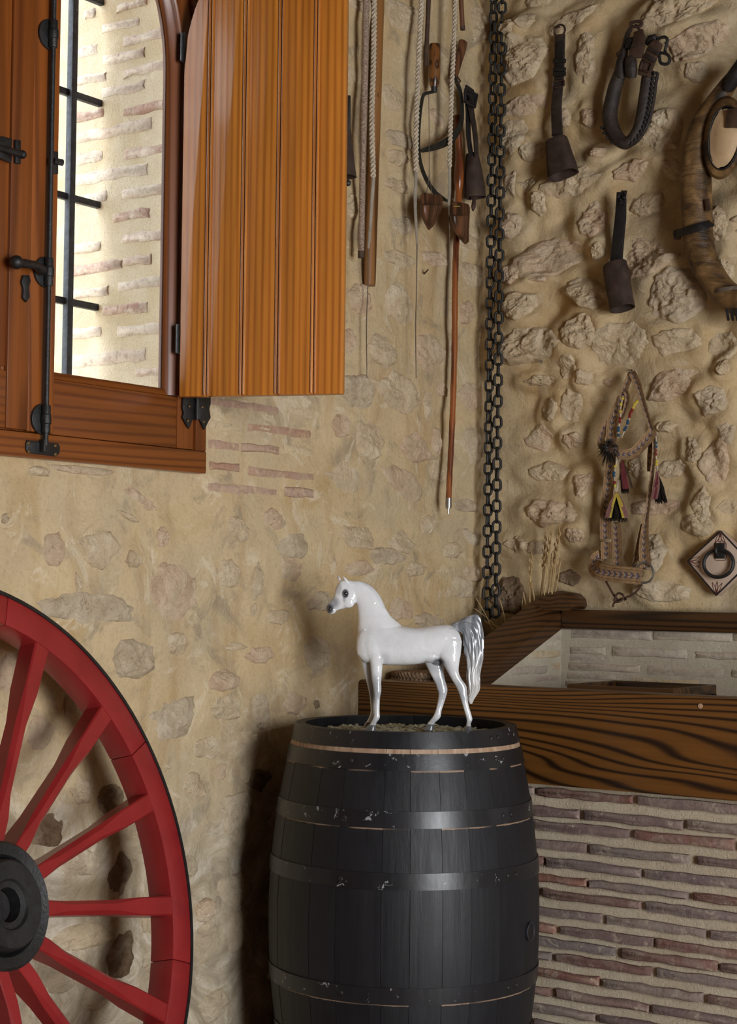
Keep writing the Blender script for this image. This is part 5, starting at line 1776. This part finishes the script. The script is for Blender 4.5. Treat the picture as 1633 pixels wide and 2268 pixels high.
MB().tube([C5(690, 95, .03), C5(690, 140, .09)], 0.0028, 6).build('nail', 'iron_rust', o)
MB().tube([C5(870, 480, .08), C5(930, 400, .085), C5(990, 380, .085), C5(1030, 420, .08)], [0.008, 0.013, 0.012, 0.007], 10).build('right_pad', 'leather_black', o)
MB().strap(spline([C5(x, y, .095) for x, y in [(820, 980), (870, 820), (940, 660), (1010, 520), (1060, 440)]], 18), arr([0.040, 0.046, 0.044, 0.042, 0.030], 18), 0.012, NY).build('buckle_strap', 'leather_brown', o, bevel=0.002)
rectring(C5(860, 830, .106), Vector((.9, 0, -.35)).normalized(), Vector((.35, 0, .9)).normalized(), 0.017, 0.014, 0.0034, 'buckle', 'iron_rust', o)
for (x, y) in ((930, 700), (985, 590)):
    MB().strap([C5(x - 75, y - 45, .103), C5(x + 75, y + 45, .103)], 0.012, 0.006, NY).build('keeper', 'leather_dark', o, bevel=0.001)
MB().tube(spline([C5(x, y, .088) for x, y in [(1040, 410), (1090, 380), (1160, 370), (1195, 410), (1180, 500), (1160, 580), (1185, 640)]], 26), 0.0050, 8).build('draught_hook', 'iron_black', o)
MB().tube(cspline([C5(x, y, .092) for x, y in [(1190, 640), (1235, 710), (1210, 780), (1150, 795), (1090, 770), (1075, 690), (1085, 620)]], 30), 0.0050, 8, True).build('draught_ring', 'iron_black', o)
MB().ball(C5(450, 640, .085), (0.012, 0.010, 0.011), 10, 8).build('terret', 'iron_rust', o)


# large tan collar at the right edge
def C4(x, y, d):
    return R(1480 + x / 3.78, 120 + y / 3.78, d)


o = thing('mule_collar', 'large worn tan mule collar with pale leather pad and black strap', 'mule collar', C4(700, 2180, 0.05))
XM = C4(790, 1000, .08).x


def mir(p):
    return Vector((2 * XM - p.x, p.y, p.z))


half = [(640, 120), (540, 210), (420, 380), (310, 560), (250, 760), (235, 1000), (240, 1250), (250, 1480), (285, 1690), (370, 1860), (470, 1990), (600, 2075), (720, 2100)]
hp_ = [C4(x, y, .085) for x, y in half]
full = hp_ + [mir(p) for p in hp_[::-1]]
rad = [0.020, 0.024, 0.030, 0.036, 0.041, 0.046, 0.047, 0.045, 0.043, 0.041, 0.040, 0.042, 0.044]
pa = spline(full, 110)
MB().tube(pa, arr(rad + rad[::-1], 110), 22).build('padded_roll', 'leather_tan', o)
def pad(mr, nm):
    cpt = []
    for k in range(40):
        a = 2 * PI * k / 40
        x = 475 + 175 * math.cos(a) + 25 * math.sin(a); y = 700 - 350 * math.sin(a)
        if a > PI: x += 20 * math.sin(a)
        cpt.append((x, y))
    rs = []
    for sc_, d in ((1.0, 0.085), (1.0, 0.118), (0.93, 0.136), (0.80, 0.140), (0.74, 0.134), (0.70, 0.134), (0.5, 0.145), (0.25, 0.15), (0.02, 0.152)):
        ring = [C4(475 + (x - 475) * sc_, 700 + (y - 700) * sc_, d) for x, y in cpt]
        rs.append([mir(p) for p in ring] if mr else ring)
    mb = MB().rings(rs[:5] + [[p + Vector((0, .01, 0)) for p in rs[5]]])
    a_ = mb.build('pad_rim', 'leather_tan', o)
    MB().rings(rs[4:]).build('pad_face', 'leather_pale', o)
    seam = [C4(475 + (x - 475) * .76, 700 + (y - 700) * .76, .139) for x, y in cpt]
    MB().tube([mir(p) for p in seam] if mr else seam, 0.0022, 6, True).build('pad_seam', 'leather_black', a_)


pad(False, 'l'); pad(True, 'r')
for mr in (False, True):
    f = mir if mr else (lambda p: p)
    if not mr:
        MB().strap([C4(490, 540, .150), C4(560, 535, .156), C4(640, 540, .15)], 0.055, 0.010, NY).build('patch', 'leather_brown', o, bevel=0.002)
    MB().tube([f(C4(500, 300, .11)), f(C4(555, 190, .12)), f(C4(620, 110, .12)), f(C4(700, 90, .11))], [0.014, 0.024, 0.028, 0.020], 12).build('crown_pad', 'leather_black', o)
MB().strap(spline([C4(60, 1512, .085), C4(120, 1490, .115), C4(200, 1465, .135), C4(290, 1440, .134), C4(365, 1415, .105)], 14), 0.024, 0.006, NY).build('strap', 'leather_black', o, bevel=0.001)
rectring(C4(75, 1512, .088), Vector((1, 0, .2)).normalized(), Vector((-.2, 0, 1)).normalized(), 0.010, 0.014, 0.0024, 'buckle', 'iron_rust', o)
MB().strap([C4(325, 1215, .124), C4(345, 1310, .124)], 0.016, 0.006, NY + Vector((-.3, 0, 0))).build('tab', 'leather_brown', o, bevel=0.001)
mb = MB()
for k in range(3):
    mb.tube(spline([C4(345 + k * 4, 1985 + k * 12, .10), C4(440, 1962 + k * 12, .138), C4(560, 1945 + k * 10, .13), C4(700, 1940 + k * 10, .10)], 14), 0.0022, 6)
mb.build('binding_cord', 'string_grey', o)
for k in range(6):
    x = 490 + k * 38
    MB().tube([C4(x, 2130, .128), C4(x + 8, 2180, .13), C4(x + 16, 2225, .105)], 0.0042, 6).build('lace', 'leather_black', o)


# ---------------------------------------------------------------- woven halter
def CH(x, y, d=0.05):
    return R(1300 + x / 4.28, 820 + y / 4.28, d)


WS = 1 / (4.28 * 600)
o = thing('halter', 'woven wool horse halter with blue chevrons, beads and tassels', 'halter', CH(290, 2200))


def band(pts, ws, d, nm='woven_strap', nrm=NY, n=40, thick=0.006):
    pa = spline([CH(x, y, d if not callable(d) else d(k)) for k, (x, y) in enumerate(pts)], n)
    MB().strap(pa, [w_ * WS for w_ in arr(ws, n)], thick, nrm).build(nm, 'woven_band', o, bevel=0)


band([(275, 1440), (280, 1560), (288, 1700), (295, 1860)], [80, 88, 88, 85], 0.046)
band([(235, 800), (215, 1000), (195, 1200), (178, 1400), (180, 1600)], [70, 88, 90, 92, 95], 0.056)
band([(188, 1630), (188, 1700), (190, 1790)], [95, 96, 95], 0.062)
band([(425, 22), (375, 140), (310, 320), (250, 470), (235, 600), (240, 740)], [48, 52, 75, 95, 95, 70], lambda k: 0.058 + 0.003 * k)
band([(245, 470), (175, 530), (135, 640), (150, 720), (215, 760)], [40, 60, 62, 60, 50], 0.066)
band([(370, 200), (385, 260), (370, 350), (330, 460)], [34, 40, 34, 24], 0.070)
band([(428, 22), (480, 130), (540, 330), (595, 500), (632, 610)], [58, 56, 40, 34, 30], 0.064)
band([(625, 560), (600, 620), (520, 710), (430, 790), (300, 800)], [60, 84, 88, 86, 74], 0.078)
band([(636, 620), (640, 760), (625, 930), (600, 1120), (580, 1300), (562, 1420)], [26, 28, 28, 28, 32, 40], 0.070)
band([(562, 1420), (548, 1560), (545, 1700), (560, 1870)], [44, 66, 88, 94], 0.072)
band([(615, 660), (600, 820), (590, 960)], [36, 44, 26], 0.050)
band([(530, 1460), (505, 1600), (480, 1740), (440, 1860)], [24, 36, 40, 30], 0.050)
band([(150, 1745), (95, 1790), (72, 1850), (110, 1900), (220, 1925), (370, 1940), (520, 1955)], [90, 110, 120, 128, 128, 130, 126], lambda k: (0.055, 0.060, 0.080, 0.098, 0.10, 0.098, 0.088)[k], n=60)
MB().torus(CH(545, 1920, .080), NY, 0.030, 0.0034, 30, 8).build('steel_ring', 'steel_dull', o)
MB().tube(spline([CH(430, 1870, .066), CH(470, 1830, .07), CH(500, 1790, .066)], 8), 0.002, 6).build('wire', 'steel_dull', o)
MB().tube(spline([CH(x, y, .05) for x, y in [(170, 1975), (215, 2060), (265, 2145), (300, 2180)]], 16), 0.0034, 7).build('cord', 'cord_brown', o)
MB().tube(spline([CH(x, y, .05) for x, y in [(525, 2025), (470, 2100), (390, 2150), (310, 2175), (260, 2205), (245, 2245)]], 24), 0.0034, 7).build('cord', 'cord_brown', o)
MB().tube(cspline([CH(x, y, .056) for x, y in [(270, 2150), (300, 2115), (345, 2130), (340, 2170), (300, 2195), (265, 2190)]], 24), 0.0036, 7, True).build('knot', 'cord_brown', o)
MB().tube([CH(385, 2140, .05), CH(375, 2165, .056), CH(360, 2175, .05)], 0.0036, 6).build('cord_end', 'cord_brown', o)
MB().tube([CH(425, 0, .02), CH(430, 12, .075)], 0.003, 6).build('nail', 'iron_rust', o)


def beads(pts, cols, d):
    pa = spline([CH(x, y, d) for x, y in pts], len(cols) + 2)
    MB().tube(pa, 0.0022, 6).build('bead_cord', 'rope_cream', o)
    for k, c in enumerate(cols):
        if c:
            MB().ball(pa[k + 1] + Vector((random.uniform(-.002, .002), -.003, 0)), (0.0055, 0.0045, 0.005), 8, 6).build('bead', c, o)


Y_, R_, B_, N_ = 'bead_yellow', 'bead_red', 'bead_blue', None
beads([(495, 285), (455, 330), (425, 400), (400, 480), (370, 550), (330, 640)], [Y_, Y_, Y_, Y_, Y_, R_, R_, R_, R_, N_, B_, B_, N_, B_, B_, N_, N_], 0.062)
beads([(345, 240), (325, 340), (318, 460), (305, 560), (300, 640)], [Y_, N_, Y_, N_, Y_, N_, R_, R_, N_, B_, B_, N_, B_], 0.084)
beads([(645, 570), (660, 680), (655, 780), (665, 870), (668, 950)], [B_, N_, B_, B_, R_, R_, N_, Y_, Y_, N_], 0.066)
beads([(290, 830), (270, 930), (262, 1000), (268, 1080), (278, 1160)], [N_, Y_, N_, B_, B_, N_, R_, Y_, N_], 0.078)
MB().tube(spline([CH(x, y, .076) for x, y in [(300, 800), (320, 960), (300, 1060), (282, 1165)]], 14), 0.003, 6).build('tassel_cord', 'rope_cream', o)


def tassel(cx, cy, ln, spread, lean, d, nh, ribs):
    t_ = []
    mb = MB()
    for k in range(nh):
        a = random.uniform(-1, 1); b_ = random.uniform(-1, 1)
        p = CH(cx, cy, d); e = CH(cx + a * spread + lean, cy + ln * random.uniform(.85, 1.05), d + b_ * 0.014)
        m_ = CH(cx + a * spread * .7 + lean * .45, cy + ln * .5, d + b_ * 0.012)
        mb.tube([p, m_, e], [0.0018, 0.0022, 0.0007], 4)
    h = mb.build('tassel_hair', 'hair_black', o); h['kind'] = 'stuff'
    for (x0, x1, w_, mt) in ribs:
        MB().strap(spline([CH(cx, cy - 4, d + .012), CH(cx + x0, cy + ln * .45, d + .02), CH(cx + x1, cy + ln * .88, d + .016)], 10), arr([0.008, w_, w_], 10), 0.0016, NY).build('tassel_ribbon', mt, o)


tassel(282, 1160, 270, 95, 10, 0.076, 150, [(-55, -90, 0.014, 'cloth_pink'), (-35, -60, 0.007, 'cloth_yellow'), (45, 75, 0.014, 'cloth_yellow'), (60, 100, 0.013, 'cloth_pink')])
tassel(335, 860, 300, 38, 30, 0.07, 80, [(25, 50, 0.013, 'cloth_red'), (60, 95, 0.008, 'leather_brown'), (5, 20, 0.010, 'cloth_red')])
tassel(668, 965, 290, 60, 35, 0.066, 130, [(-25, -50, 0.010, 'cloth_pink'), (-8, -30, 0.011, 'cloth_red'), (10, -12, 0.010, 'cloth_pink')])
mb = MB()
for k in range(150):
    a = random.uniform(0, 2 * PI); r_ = random.uniform(.4, 1)
    c = CH(245, 750, .09); e = CH(235 + 120 * r_ * math.cos(a) - 25, 765 + 150 * r_ * math.sin(a) + 20, .085 + random.uniform(-.02, .01))
    mb.tube([c, c.lerp(e, .5) + Vector((0, -.012, .006)), e], [0.0016, 0.0013, 0.0004], 4)
h = mb.build('hair_tuft', 'hair_black', o); h['kind'] = 'stuff'
MB().ball(CH(245, 755, .088), (0.020, 0.014, 0.022), 12, 8).build('hair_knot', 'leather_brown', o)

# ---------------------------------------------------------------- tile with iron ring
TD = 0.040
o = thing('ring_tile', 'diamond-set pale clay tile with painted leaves and a black iron ring', 'tile', R(1589, 1321, 0.03))
cT, cL, cB = R(1597, 1174, TD), R(1521, 1243, TD), R(1587, 1321, TD)
ctr_ = (cT + cB) / 2
cR = ctr_ * 2 - cL
cR.z = cL.z - 0.003
poly = [cT, cL, cB, cR]
MB().prism(poly, (0, 0.035, 0)).build('tile', 'tile_clay', o, bevel=0.002)
for k in range(4):
    a, b_ = poly[k].lerp(ctr_, .035), poly[(k + 1) % 4].lerp(ctr_, .035)
    MB().strap([a + NY * .0004, b_ + NY * .0004], 0.0048, 0.0008, NY).build('border_line', 'tile_line', o)
for k in range(4):
    c = poly[k].lerp(ctr_, 0.09); ax = (ctr_ - c).normalized(); sd = ax.cross(NY).normalized()
    for a in (-0.46, 0.0, 0.46):
        dr = ax * math.cos(a) + sd * math.sin(a); s2 = dr.cross(NY).normalized()
        ln_ = 0.036
        out = [c + dr * (ln_ * t) + s2 * (0.0038 * math.sin(PI * t ** .8)) for t in np.linspace(0, 1, 10)] + [c + dr * (ln_ * t) - s2 * (0.0038 * math.sin(PI * t ** .8)) for t in np.linspace(.95, 0.05, 9)]
        MB().strap([p + NY * .0004 for p in out] + [out[0] + NY * .0004], 0.0013, 0.0008, NY).build('painted_leaf', 'tile_paint', o)
pc = R(1596, 1220, TD)
rectring(pc + NY * .0005, Vector((1, 0, 0)), ZU, 0.0185, 0.0285, 0.0009, 'painted_frame', 'tile_paint', o)
MB().box(pc + NY * .003, (0.030, 0.006, 0.046)).build('mount_plate', 'iron_black', o, bevel=0.0015)
MB().tube(spline([pc + Vector((-.004, -.004, .012)), pc + Vector((-.003, -.020, .008)), pc + Vector((-.003, -.022, -.006)), pc + Vector((-.003, -.006, -.014))], 12), 0.0048, 8).build('staple', 'iron_black', o)
rc = R(1592, 1248, TD + 0.016)
rg = cspline([rc + Vector((0.0465 * math.sin(a), 0.004 * math.cos(a), 0.0405 * math.cos(a))) for a in np.linspace(0, 2 * PI, 24, endpoint=False)], 44)
MB().tube(rg, 0.0054, 10, True).build('pull_ring', 'iron_black', o)
o = thing('nail', 'small bright nail in the harness wall left of the halter', 'nail', R(1199, 806, 0.0))
MB().tube([R(1199, 800, 0.0), R(1199, 801, 0.045)], 0.0028, 8).build('shank', 'steel_dull', o)
MB().lathe([(0.0, 0.0), (0.006, 0.0), (0.005, 0.003), (0, 0.003)], R(1199, 801, 0.045), NY, 10).build('head', 'steel_dull', o)

# ================================================================== porcelain horse
HK = 0.0002896
HORG = BC + _r * ((903.3 - 892.5) / FPX * 4.49) + Vector((0, 0, 0.9375))
HM = Matrix((_r, _fh, Vector((0, 0, 1)))).transposed().to_4x4(); HM.translation = HORG
ho = thing('horse_figurine', 'glossy white porcelain horse with grey tail standing on the barrel', 'figurine', mat=HM)


def HP(x, y, w_=0.0):
    return Vector(((x - 830) * HK, w_ * HK, (1470 - y) * HK))


def hloft(mb, secs, n=26, seg=28, ex=2.0):
    """secs: (ax, ay, bx, by, halfwidth, ycentre): near-profile edge points and width"""
    A = np.array(secs, float)
    t = np.linspace(0, 1, len(A)); tt = np.linspace(0, 1, n)
    # smooth interpolation
    P = spline([(i, 0, 0) for i in range(2)], 2)
    out = []
    for col in range(6):
        c = A[:, col]
        m_ = np.gradient(c, t)
        k = np.clip(np.searchsorted(t, tt) - 1, 0, len(t) - 2)
        h = t[k + 1] - t[k]; u_ = (tt - t[k]) / h
        out.append((2 * u_ ** 3 - 3 * u_ ** 2 + 1) * c[k] + (u_ ** 3 - 2 * u_ ** 2 + u_) * h * m_[k] + (-2 * u_ ** 3 + 3 * u_ ** 2) * c[k + 1] + (u_ ** 3 - u_ ** 2) * h * m_[k + 1])
    out = np.array(out).T
    rs = []
    for ax, ay, bx, by, hw, yc in out:
        cx, cy = (ax + bx) / 2, (ay + by) / 2; dx, dy = (ax - bx) / 2, (ay - by) / 2
        ring = []
        for k in range(seg):
            a = 2 * PI * k / seg
            f = (abs(math.cos(a)) ** ex + abs(math.sin(a)) ** ex) ** (-1 / ex)
            ring.append(HP(cx + dx * f * math.cos(a), cy + dy * f * math.cos(a), yc + hw * f * math.sin(a)))
        rs.append(ring)
    mb.rings(rs)


def hball(mb, x, y, w_, rx, ry, rw, rot=0):
    c = HP(x, y, w_)
    rs = []
    for k in range(13):
        a = PI * k / 12
        ring = []
        for j in range(20):
            b_ = 2 * PI * j / 20
            px_, pz_, pw = rx * max(math.sin(a), 1e-3) * math.cos(b_), ry * math.cos(a), rw * max(math.sin(a), 1e-3) * math.sin(b_)
            ring.append(c + Vector(((px_ * math.cos(rot) - pz_ * math.sin(rot)) * HK, pw * HK, (px_ * math.sin(rot) + pz_ * math.cos(rot)) * HK)))
        rs.append(ring)
    mb.rings(rs)


def buildhorse():
    mb = MB()
    # trunk
    hloft(mb, [(333, 690, 333, 735, 12, 0), (345, 610, 345, 790, 62, 0), (385, 540, 390, 852, 98, 0), (470, 490, 465, 872, 118, 0), (580, 490, 570, 882, 124, 0), (740, 530, 730, 886, 132, 0), (880, 545, 880, 878, 136, 0),
               (990, 530, 990, 852, 132, 0), (1080, 517, 1080, 836, 130, 0), (1160, 515, 1150, 850, 124, 0), (1225, 543, 1215, 850, 104, 0), (1268, 600, 1262, 800, 70, 0), (1284, 670, 1282, 730, 14, 0)], 44, 36, 2.2)
    # neck
    hloft(mb, [(400, 800, 800, 600, 60, 0), (350, 650, 735, 520, 100, 0), (345, 545, 655, 452, 84, 0), (348, 455, 602, 380, 66, 0), (342, 378, 548, 268, 55, 0), (328, 325, 470, 178, 47, 0), (302, 300, 372, 133, 43, 0), (262, 285, 285, 132, 38, 0)], 36, 30)
    # head
    hloft(mb, [(340, 150, 350, 290, 30, 0), (285, 128, 332, 318, 42, 0), (205, 122, 308, 350, 46, 0), (158, 165, 272, 378, 47, 0), (137, 222, 222, 382, 41, 0), (128, 268, 182, 393, 31, 0), (101, 308, 152, 402, 26, 0), (74, 342, 147, 416, 27, 0),
               (60, 374, 122, 434, 24, 0), (66, 408, 90, 432, 14, 0), (74, 420, 82, 428, 4, 0)], 40, 28, 2.2)
    hball(mb, 262, 320, -26, 56, 56, 24); hball(mb, 262, 320, 26, 56, 56, 24)        # cheeks
    hball(mb, 222, 225, -34, 30, 22, 16); hball(mb, 222, 225, 34, 30, 22, 16)       # brow
    hball(mb, 92, 385, -18, 24, 22, 12); hball(mb, 92, 385, 18, 24, 22, 12)         # nostril swell
    # ears
    for s_, (b_, m_, t_) in ((-1, ((252, 152), (232, 112), (201, 74))), (1, ((196, 140), (178, 108), (157, 72)))):
        hloft(mb, [(b_[0] - 20, b_[1] - 4, b_[0] + 20, b_[1] + 8, 14, 24 * s_), (m_[0] - 20, m_[1] + 2, m_[0] + 16, m_[1] + 6, 13, 26 * s_), (lerp(m_[0], t_[0], .6) - 9, lerp(m_[1], t_[1], .6), lerp(m_[0], t_[0], .6) + 8, lerp(m_[1], t_[1], .6) + 4, 8, 25 * s_), (t_[0] - 2, t_[1], t_[0] + 2, t_[1] + 2, 3, 24 * s_)], 16, 16)
    # shoulders, haunches, chest
    hball(mb, 490, 700, -66, 105, 150, 60, .2); hball(mb, 490, 700, 66, 105, 150, 60, .2)
    hball(mb, 388, 725, -34, 52, 95, 50, -.1); hball(mb, 388, 725, 34, 52, 95, 50, -.1)
    hball(mb, 1165, 700, -62, 118, 160, 66, -.15); hball(mb, 1165, 700, 62, 118, 160, 66, -.15)
    hball(mb, 1010, 800, -50, 80, 60, 60)
    # fore legs: near, far
    hloft(mb, [(425, 700, 610, 700, 52, -62), (448, 800, 592, 800, 50, -62), (462, 880, 576, 872, 44, -60), (470, 960, 570, 955, 38, -58), (480, 1035, 564, 1035, 32, -56), (490, 1085, 566, 1085, 32, -55), (494, 1120, 566, 1120, 32, -55), (500, 1165, 556, 1165, 26, -55),
               (504, 1230, 552, 1230, 23, -55), (504, 1300, 552, 1300, 23, -55), (498, 1345, 556, 1345, 26, -55), (484, 1378, 548, 1368, 25, -55), (464, 1412, 525, 1400, 25, -55), (455, 1430, 520, 1430, 25, -55)], 50, 22, 2.2)
    hloft(mb, [(375, 760, 500, 760, 50, 52), (378, 850, 480, 850, 46, 52), (398, 935, 482, 935, 38, 52), (422, 1020, 490, 1020, 32, 52), (440, 1080, 500, 1080, 32, 52), (448, 1115, 502, 1115, 31, 52), (458, 1165, 504, 1165, 25, 52), (466, 1235, 508, 1235, 22, 52),
               (470, 1300, 512, 1300, 22, 52), (462, 1345, 512, 1345, 25, 52), (448, 1375, 505, 1368, 24, 52), (432, 1402, 482, 1400, 24, 52), (425, 1420, 480, 1420, 24, 52)], 50, 22, 2.2)
    # hind legs: near (right), far (left)
    hloft(mb, [(1040, 640, 1285, 660, 60, -66), (1062, 760, 1276, 770, 62, -68), (1102, 845, 1262, 860, 54, -68), (1148, 925, 1258, 935, 42, -66), (1190, 1000, 1285, 1000, 33, -64), (1222, 1050, 1320, 1046, 30, -62), (1243, 1092, 1334, 1088, 31, -62), (1262, 1140, 1337, 1135, 29, -62),
               (1284, 1205, 1342, 1200, 24, -62), (1304, 1270, 1358, 1265, 23, -62), (1322, 1330, 1378, 1328, 26, -62), (1330, 1368, 1384, 1362, 26, -62), (1328, 1400, 1370, 1400, 24, -62), (1322, 1425, 1378, 1425, 26, -62)], 54, 22, 2.2)
    hloft(mb, [(930, 730, 1150, 740, 56, 58), (945, 840, 1128, 850, 52, 60), (985, 925, 1130, 925, 42, 60), (1025, 1000, 1138, 1000, 34, 60), (1052, 1052, 1152, 1050, 30, 60), (1066, 1095, 1164, 1095, 31, 60), (1080, 1140, 1160, 1140, 29, 60),
               (1074, 1210, 1138, 1215, 24, 60), (1058, 1285, 1114, 1290, 23, 60), (1036, 1338, 1106, 1345, 26, 60), (1010, 1375, 1082, 1378, 25, 60), (988, 1402, 1052, 1402, 24, 60), (975, 1425, 1048, 1425, 25, 60)], 54, 22, 2.2)
    hball(mb, 1060, 855, -10, 36, 26, 20)
    me = bpy.data.meshes.new('body'); me.from_pydata([tuple(p) for p in mb.v], [], mb.f)
    bm = bmesh.new(); bm.from_mesh(me); bmesh.ops.recalc_face_normals(bm, faces=bm.faces); bm.to_mesh(me); bm.free()
    tmp = bpy.data.objects.new('body_tmp', me); COL.objects.link(tmp)
    rm = tmp.modifiers.new('r', 'REMESH'); rm.mode = 'VOXEL'; rm.voxel_size = 0.0018; rm.adaptivity = 0.0
    sm = tmp.modifiers.new('s', 'SMOOTH'); sm.factor = 0.5; sm.iterations = 9
    dg = bpy.context.evaluated_depsgraph_get()
    res = bpy.data.meshes.new_from_object(tmp.evaluated_get(dg))
    bpy.data.objects.remove(tmp)
    return res


hm = buildhorse()
hm.name = 'body'
n = len(hm.vertices)
co = np.empty(n * 3); hm.vertices.foreach_get('co', co); co = co.reshape(-1, 3)
X_ = co[:, 0] / HK + 830; Yc = 1470 - co[:, 2] / HK; Wc = co[:, 1] / HK
colr = np.tile(np.array([0.80, 0.81, 0.825]), (n, 1))


def paint(cx, cy, rx, ry, col, amt, soft=1.0, mask=None):
    d = np.sqrt(((X_ - cx) / rx) ** 2 + ((Yc - cy) / ry) ** 2)
    k = np.clip((1.35 - d) / (0.7 * soft), 0, 1); k = k * k * (3 - 2 * k) * amt
    if mask is not None:
        k = k * mask
    colr[:] = colr * (1 - k[:, None]) + np.array(col) * k[:, None]


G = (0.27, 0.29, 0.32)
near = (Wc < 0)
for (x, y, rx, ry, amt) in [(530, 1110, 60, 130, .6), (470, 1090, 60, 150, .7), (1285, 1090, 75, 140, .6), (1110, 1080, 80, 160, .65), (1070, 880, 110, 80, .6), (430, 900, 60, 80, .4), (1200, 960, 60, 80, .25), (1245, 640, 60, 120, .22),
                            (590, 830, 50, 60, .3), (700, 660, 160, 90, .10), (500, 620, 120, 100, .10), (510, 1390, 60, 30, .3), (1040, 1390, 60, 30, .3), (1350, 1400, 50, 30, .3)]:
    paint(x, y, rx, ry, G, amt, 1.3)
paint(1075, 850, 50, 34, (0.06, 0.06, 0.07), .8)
paint(118, 330, 62, 62, (0.22, 0.23, 0.25), .85, 1.3)
paint(85, 388, 44, 46, (0.018, 0.018, 0.02), .95, 1.1)
paint(165, 200, 36, 62, (0.33, 0.29, 0.29), .55, 1.2)
paint(231, 246, 27, 36, (0.02, 0.021, 0.024), .97, .7)
paint(222, 290, 14, 34, (0.12, 0.125, 0.14), .55, 1.2)
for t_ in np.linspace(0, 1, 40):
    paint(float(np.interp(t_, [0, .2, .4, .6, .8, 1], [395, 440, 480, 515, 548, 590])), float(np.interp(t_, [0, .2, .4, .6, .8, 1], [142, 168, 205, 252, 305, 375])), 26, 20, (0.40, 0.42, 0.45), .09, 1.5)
paint(205, 100, 16, 34, (0.30, 0.27, 0.27), .45, 1.2); paint(160, 95, 14, 30, (0.25, 0.22, 0.22), .6, 1.2)
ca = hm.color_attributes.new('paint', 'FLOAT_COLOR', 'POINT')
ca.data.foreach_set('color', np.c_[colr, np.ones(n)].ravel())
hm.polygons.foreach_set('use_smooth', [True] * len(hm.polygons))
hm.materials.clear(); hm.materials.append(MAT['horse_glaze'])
ob = bpy.data.objects.new('body', hm); COL.objects.link(ob); ob.parent = ho; PM[ob.name] = HM
# tail with flowing locks
secs = [(1190, 512, 1212, 580, 16), (1250, 486, 1262, 566, 28), (1330, 444, 1306, 600, 38), (1410, 430, 1300, 690, 44), (1462, 500, 1312, 720, 46), (1482, 640, 1324, 790, 46), (1476, 780, 1330, 880, 44), (1460, 910, 1336, 960, 40), (1450, 1020, 1345, 1055, 35), (1442, 1110, 1350, 1135, 27), (1408, 1180, 1353, 1192, 18), (1378, 1224, 1362, 1226, 5)]
A = np.array(secs, float); t = np.linspace(0, 1, len(A)); tt = np.linspace(0, 1, 70)
I_ = np.array([np.interp(tt, t, A[:, c]) for c in range(5)])
for _ in range(3):
    I_[:, 1:-1] = (I_[:, :-2] + 2 * I_[:, 1:-1] + I_[:, 2:]) / 4
rs = []
for k in range(70):
    ax, ay, bx, by, hw = I_[:, k]
    cx, cy = (ax + bx) / 2, (ay + by) / 2; dx, dy = (ax - bx) / 2, (ay - by) / 2
    wob = 9 * math.sin(tt[k] * 26) * (0.25 + tt[k]) * (1 - tt[k] * .5)
    ring = []
    for j in range(72):
        a = 2 * PI * j / 72
        rg = 1 + 0.07 * math.sin(11 * a + 3.2 * math.sin(tt[k] * 7)) + 0.06 * math.sin(17 * a + tt[k] * 15) + 0.05 * math.sin(7 * a - tt[k] * 9)
        ring.append(HP(cx + dx * rg * math.cos(a) + wob, cy + dy * rg * math.cos(a), hw * rg * math.sin(a)))
    rs.append(ring)
MB().rings(rs).build('tail', 'horse_tail_glaze', ho, world=False, smooth=80)
plain('hoof_glaze', (0.16, 0.165, 0.175), 0.25, 0, 0.3, 60, 0.0, coat=0.8)
for (x0, x1, xb0, xb1, yc, dy_) in [(455, 520, 410, 526, -55, 0), (425, 478, 402, 470, 52, -14), (1322, 1376, 1309, 1391, -62, 4), (982, 1046, 949, 1048, 60, -2)]:
    mb = MB()
    hloft(mb, [(x0, 1415 + dy_, x1, 1420 + dy_, 27, yc), (lerp(x0, xb0, .3), 1428 + dy_, lerp(x1, xb1, .3), 1430 + dy_, 31, yc), (lerp(x0, xb0, .7), 1450 + dy_, lerp(x1, xb1, .7), 1452 + dy_, 36, yc), (xb0, 1470 + dy_, xb1, 1470 + dy_, 40, yc)], 12, 26, 2.3)
    mb.build('hoof', 'hoof_glaze', ho, world=False)
for s_ in (-1, 1):
    MB().ball(HP(233, 243, 42 * s_), (16 * HK, 9 * HK, 17 * HK), 16, 12).build('eye', 'horn_eye', ho, world=False)
    MB().ball(HP(92, 386, 27.5 * s_), (11 * HK, 5 * HK, 15 * HK), 12, 8).build('nostril', 'horn_eye', ho, world=False)
